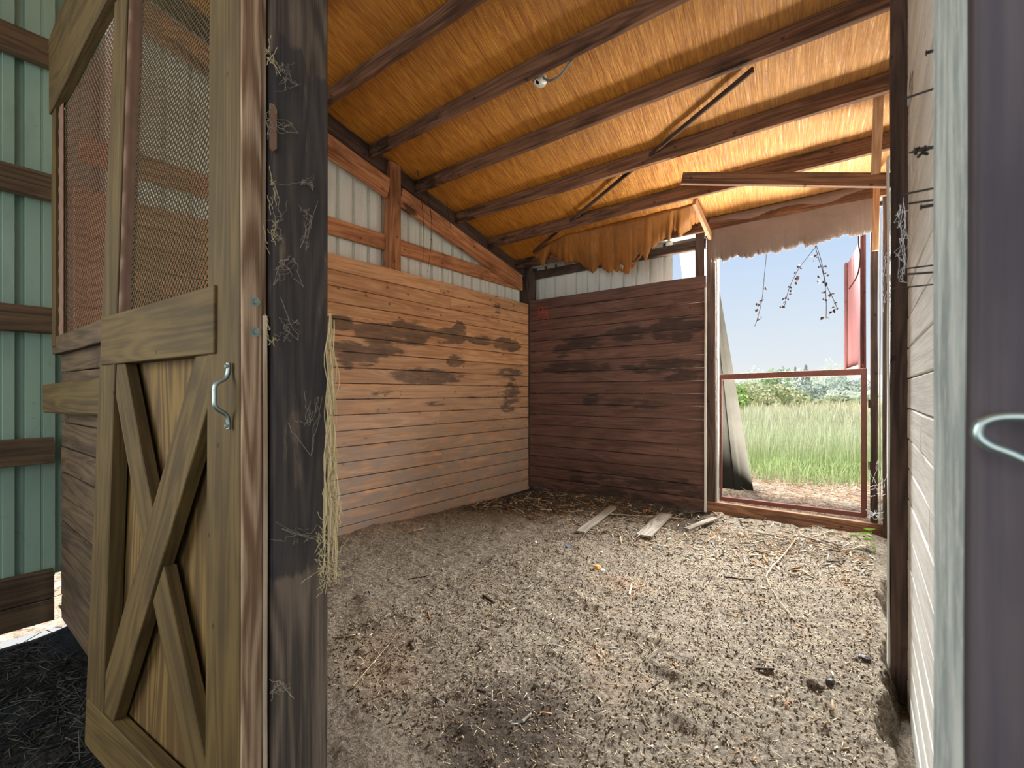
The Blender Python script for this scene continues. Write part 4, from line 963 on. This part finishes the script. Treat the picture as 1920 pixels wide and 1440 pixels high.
# ---------------------------------------------------------------- meadow grass, bushes and trees
def grass(name, n, yr, hr, cols, tips, label, seed, wid=.006, lean=.35, region=None):
    rg = np.random.RandomState(seed); y = yr[0]+(yr[1]-yr[0])*rg.rand(n)**1.3; x = y*rg.uniform(-.52, .22, n)
    if region is not None: k = region(x, y) > rg.rand(n); x, y = x[k], y[k]; n = len(x)
    H = rg.uniform(*hr, n)*(1+.25*vn(x*.8, y*.8, 6)); th = rg.uniform(0, 2*np.pi, n); ln = rg.uniform(.05, lean, n)*H; w = wid*(1+y/14)*rg.uniform(.7, 1.3, n)
    d = np.stack([np.cos(th), np.sin(th), 0*th], -1); s = np.stack([-np.sin(th), np.cos(th), 0*th], -1); b = np.stack([x, y, 0*x-.09], -1)
    P = lambda t: b+d*(ln*t*t)[:, None]+np.stack([0*H, 0*H, H*(t-.12*t*t)], -1)
    V = np.stack([P(0)-s*w[:, None]/2, P(0)+s*w[:, None]/2, P(.45)-s*w[:, None]*.45, P(.45)+s*w[:, None]*.45, P(.8)-s*w[:, None]*.28, P(.8)+s*w[:, None]*.28, P(1.0)], 1)
    idx = np.arange(n)[:, None]*7
    F = np.concatenate([idx+np.array([[0, 1, 3]]), idx+np.array([[0, 3, 2]]), idx+np.array([[2, 3, 5]]), idx+np.array([[2, 5, 4]]), idx+np.array([[4, 5, 6]])], 0)
    c0 = (np.array(cols)[rg.randint(0, len(cols), n)]*.8+.14)*rg.uniform(.9, 1.2, n)[:, None]; c1 = np.array(tips)[rg.randint(0, len(tips), n)]*.9+.1
    C = np.ones((n, 7, 4)); 
    for i, f in enumerate((0, 0, .25, .25, .7, .7, 1)): C[:, i, :3] = np.clip(c0*(1-f)+c1*f, 0, 1)
    return rawmesh(name, V.reshape(-1, 3), F, C.reshape(-1, 4), M_grass, label, 'grass')
G1 = [srgb(176, 204, 124), srgb(156, 190, 104), srgb(200, 216, 150), srgb(214, 218, 170)]
grass('tall_grass', 46000, (8.6, 22), (.55, .95), G1, [srgb(222, 220, 178), srgb(204, 216, 156), srgb(226, 208, 186)], 'tall green meadow grass beyond the straw strip', 21, .0042)
grass('short_grass', 14000, (7.6, 9.4), (.18, .45), [srgb(150, 184, 96), srgb(172, 198, 116), srgb(132, 166, 84), srgb(190, 190, 140)], [srgb(196, 214, 136)], 'short bright green grass at the edge of the straw', 22, .005, .8, lambda x, y: np.clip((y-7.5)/1.2+.35*vn(x*2, y*2, 3), 0, 1))
grass('seeding_grass', 16000, (12, 45), (.6, 1.0), [srgb(196, 204, 146), srgb(210, 202, 160)], [srgb(222, 200, 176), srgb(214, 204, 164)], 'pale seeding grass far across the meadow', 23, .012)

def bush(name, loc, rx, ry, rz, n, cols, label, seed, size=.12, trunk=None, group=None, cone=False, cat='bush'):
    rg = np.random.RandomState(seed); root = empty(name, loc, label, cat, group)
    nb = 14; cen = rg.normal(0, .42, (nb, 3)); cen = np.clip(cen, -.75, .75); rr = rg.uniform(.28, .5, nb)
    k = rg.randint(0, nb, n); dv = rg.normal(0, 1, (n, 3)); dv /= np.linalg.norm(dv, axis=1)[:, None]
    if cone:
        t = rg.rand(n)**.7; a = rg.uniform(0, 6.28, n); r = (1-t)*(.55+.45*rg.rand(n))*(.8+.2*np.sin(t*40)); P = np.stack([r*np.cos(a), r*np.sin(a), t*2-1], -1)
    else: P = cen[k]+dv*rr[k][:, None]*rg.uniform(.75, 1.05, n)[:, None]
    P = P*np.array([rx, ry, rz])+np.array(loc)+np.array([0, 0, rz]); P[:, 2] = np.maximum(P[:, 2], loc[2]-.05)
    u = rg.normal(0, 1, (n, 3)); u /= np.linalg.norm(u, axis=1)[:, None]; w = np.cross(u, rg.normal(0, 1, (n, 3))); w /= np.linalg.norm(w, axis=1)[:, None]+1e-9
    s = size*rg.uniform(.6, 1.3, n)[:, None]
    V = np.stack([P-u*s, P-w*s*.5, P+u*s, P+w*s*.5], 1); F = np.arange(n*4).reshape(-1, 4)
    c = (np.array(cols)[rg.randint(0, len(cols), n)]*.85+.12)*rg.uniform(.85, 1.15, n)[:, None]
    C = np.ones((n, 4, 4)); C[:, :, :3] = np.clip(c, 0, 1)[:, None]
    rawmesh('foliage', V.reshape(-1, 3), F, C.reshape(-1, 4), M_leaf, None, kind=None, parent=root)
    m = NP()
    for q in range(5 if not trunk else 1):
        a_ = Vector(loc)+Vector((R.uniform(-.1, .1)*rx, R.uniform(-.1, .1)*ry, -.1)); b_ = Vector(loc)+Vector((R.uniform(-.5, .5)*rx*(0 if trunk else 1), R.uniform(-.5, .5)*ry*(0 if trunk else 1), rz*1.3))
        tube(m, [a_, a_.lerp(b_, .5)+Vector((.05*rx, 0, 0)), b_], trunk or .04*rz, 6, .4)
    m.build('trunk', M_vine, root); return root
def gp(px, depth):
    dx, dy = ray(px); return (dx*depth, dy*depth, -.1)
YG = [srgb(196, 204, 140), srgb(178, 190, 128), srgb(212, 210, 164), srgb(156, 164, 122), srgb(218, 206, 174)]
bush('meadow_bush', gp(1440, 26), 1.75, 1.4, .98, 5000, YG, 'large olive bush left of centre beyond the tall grass', 31, .11)
bush('meadow_bush', gp(1497, 28), 1.5, 1.3, .72, 3500, YG, 'olive bush joined to the right side of the large one', 32, .11)
bush('meadow_bush', gp(1385, 20), .7, .8, .85, 2200, [srgb(176, 200, 96), srgb(150, 180, 88)], 'bright green bush behind the leaning metal sheet', 33, .10)
bush('meadow_bush', gp(1595, 34), 1.3, 1, .55, 1800, [srgb(150, 158, 112), srgb(170, 176, 130)], 'low round bush at right, beside the gate upright', 34, .12)
bush('meadow_bush', gp(1616, 33), .9, 1, .5, 1400, [srgb(160, 170, 116), srgb(180, 186, 140)], 'low bush hidden partly by the right gate upright', 35, .12)
HZ1 = [srgb(226, 230, 214), srgb(216, 222, 204)]; HZ2 = [srgb(184, 192, 178), srgb(170, 180, 168)]  # far foliage colours, paled with painted-in distance haze
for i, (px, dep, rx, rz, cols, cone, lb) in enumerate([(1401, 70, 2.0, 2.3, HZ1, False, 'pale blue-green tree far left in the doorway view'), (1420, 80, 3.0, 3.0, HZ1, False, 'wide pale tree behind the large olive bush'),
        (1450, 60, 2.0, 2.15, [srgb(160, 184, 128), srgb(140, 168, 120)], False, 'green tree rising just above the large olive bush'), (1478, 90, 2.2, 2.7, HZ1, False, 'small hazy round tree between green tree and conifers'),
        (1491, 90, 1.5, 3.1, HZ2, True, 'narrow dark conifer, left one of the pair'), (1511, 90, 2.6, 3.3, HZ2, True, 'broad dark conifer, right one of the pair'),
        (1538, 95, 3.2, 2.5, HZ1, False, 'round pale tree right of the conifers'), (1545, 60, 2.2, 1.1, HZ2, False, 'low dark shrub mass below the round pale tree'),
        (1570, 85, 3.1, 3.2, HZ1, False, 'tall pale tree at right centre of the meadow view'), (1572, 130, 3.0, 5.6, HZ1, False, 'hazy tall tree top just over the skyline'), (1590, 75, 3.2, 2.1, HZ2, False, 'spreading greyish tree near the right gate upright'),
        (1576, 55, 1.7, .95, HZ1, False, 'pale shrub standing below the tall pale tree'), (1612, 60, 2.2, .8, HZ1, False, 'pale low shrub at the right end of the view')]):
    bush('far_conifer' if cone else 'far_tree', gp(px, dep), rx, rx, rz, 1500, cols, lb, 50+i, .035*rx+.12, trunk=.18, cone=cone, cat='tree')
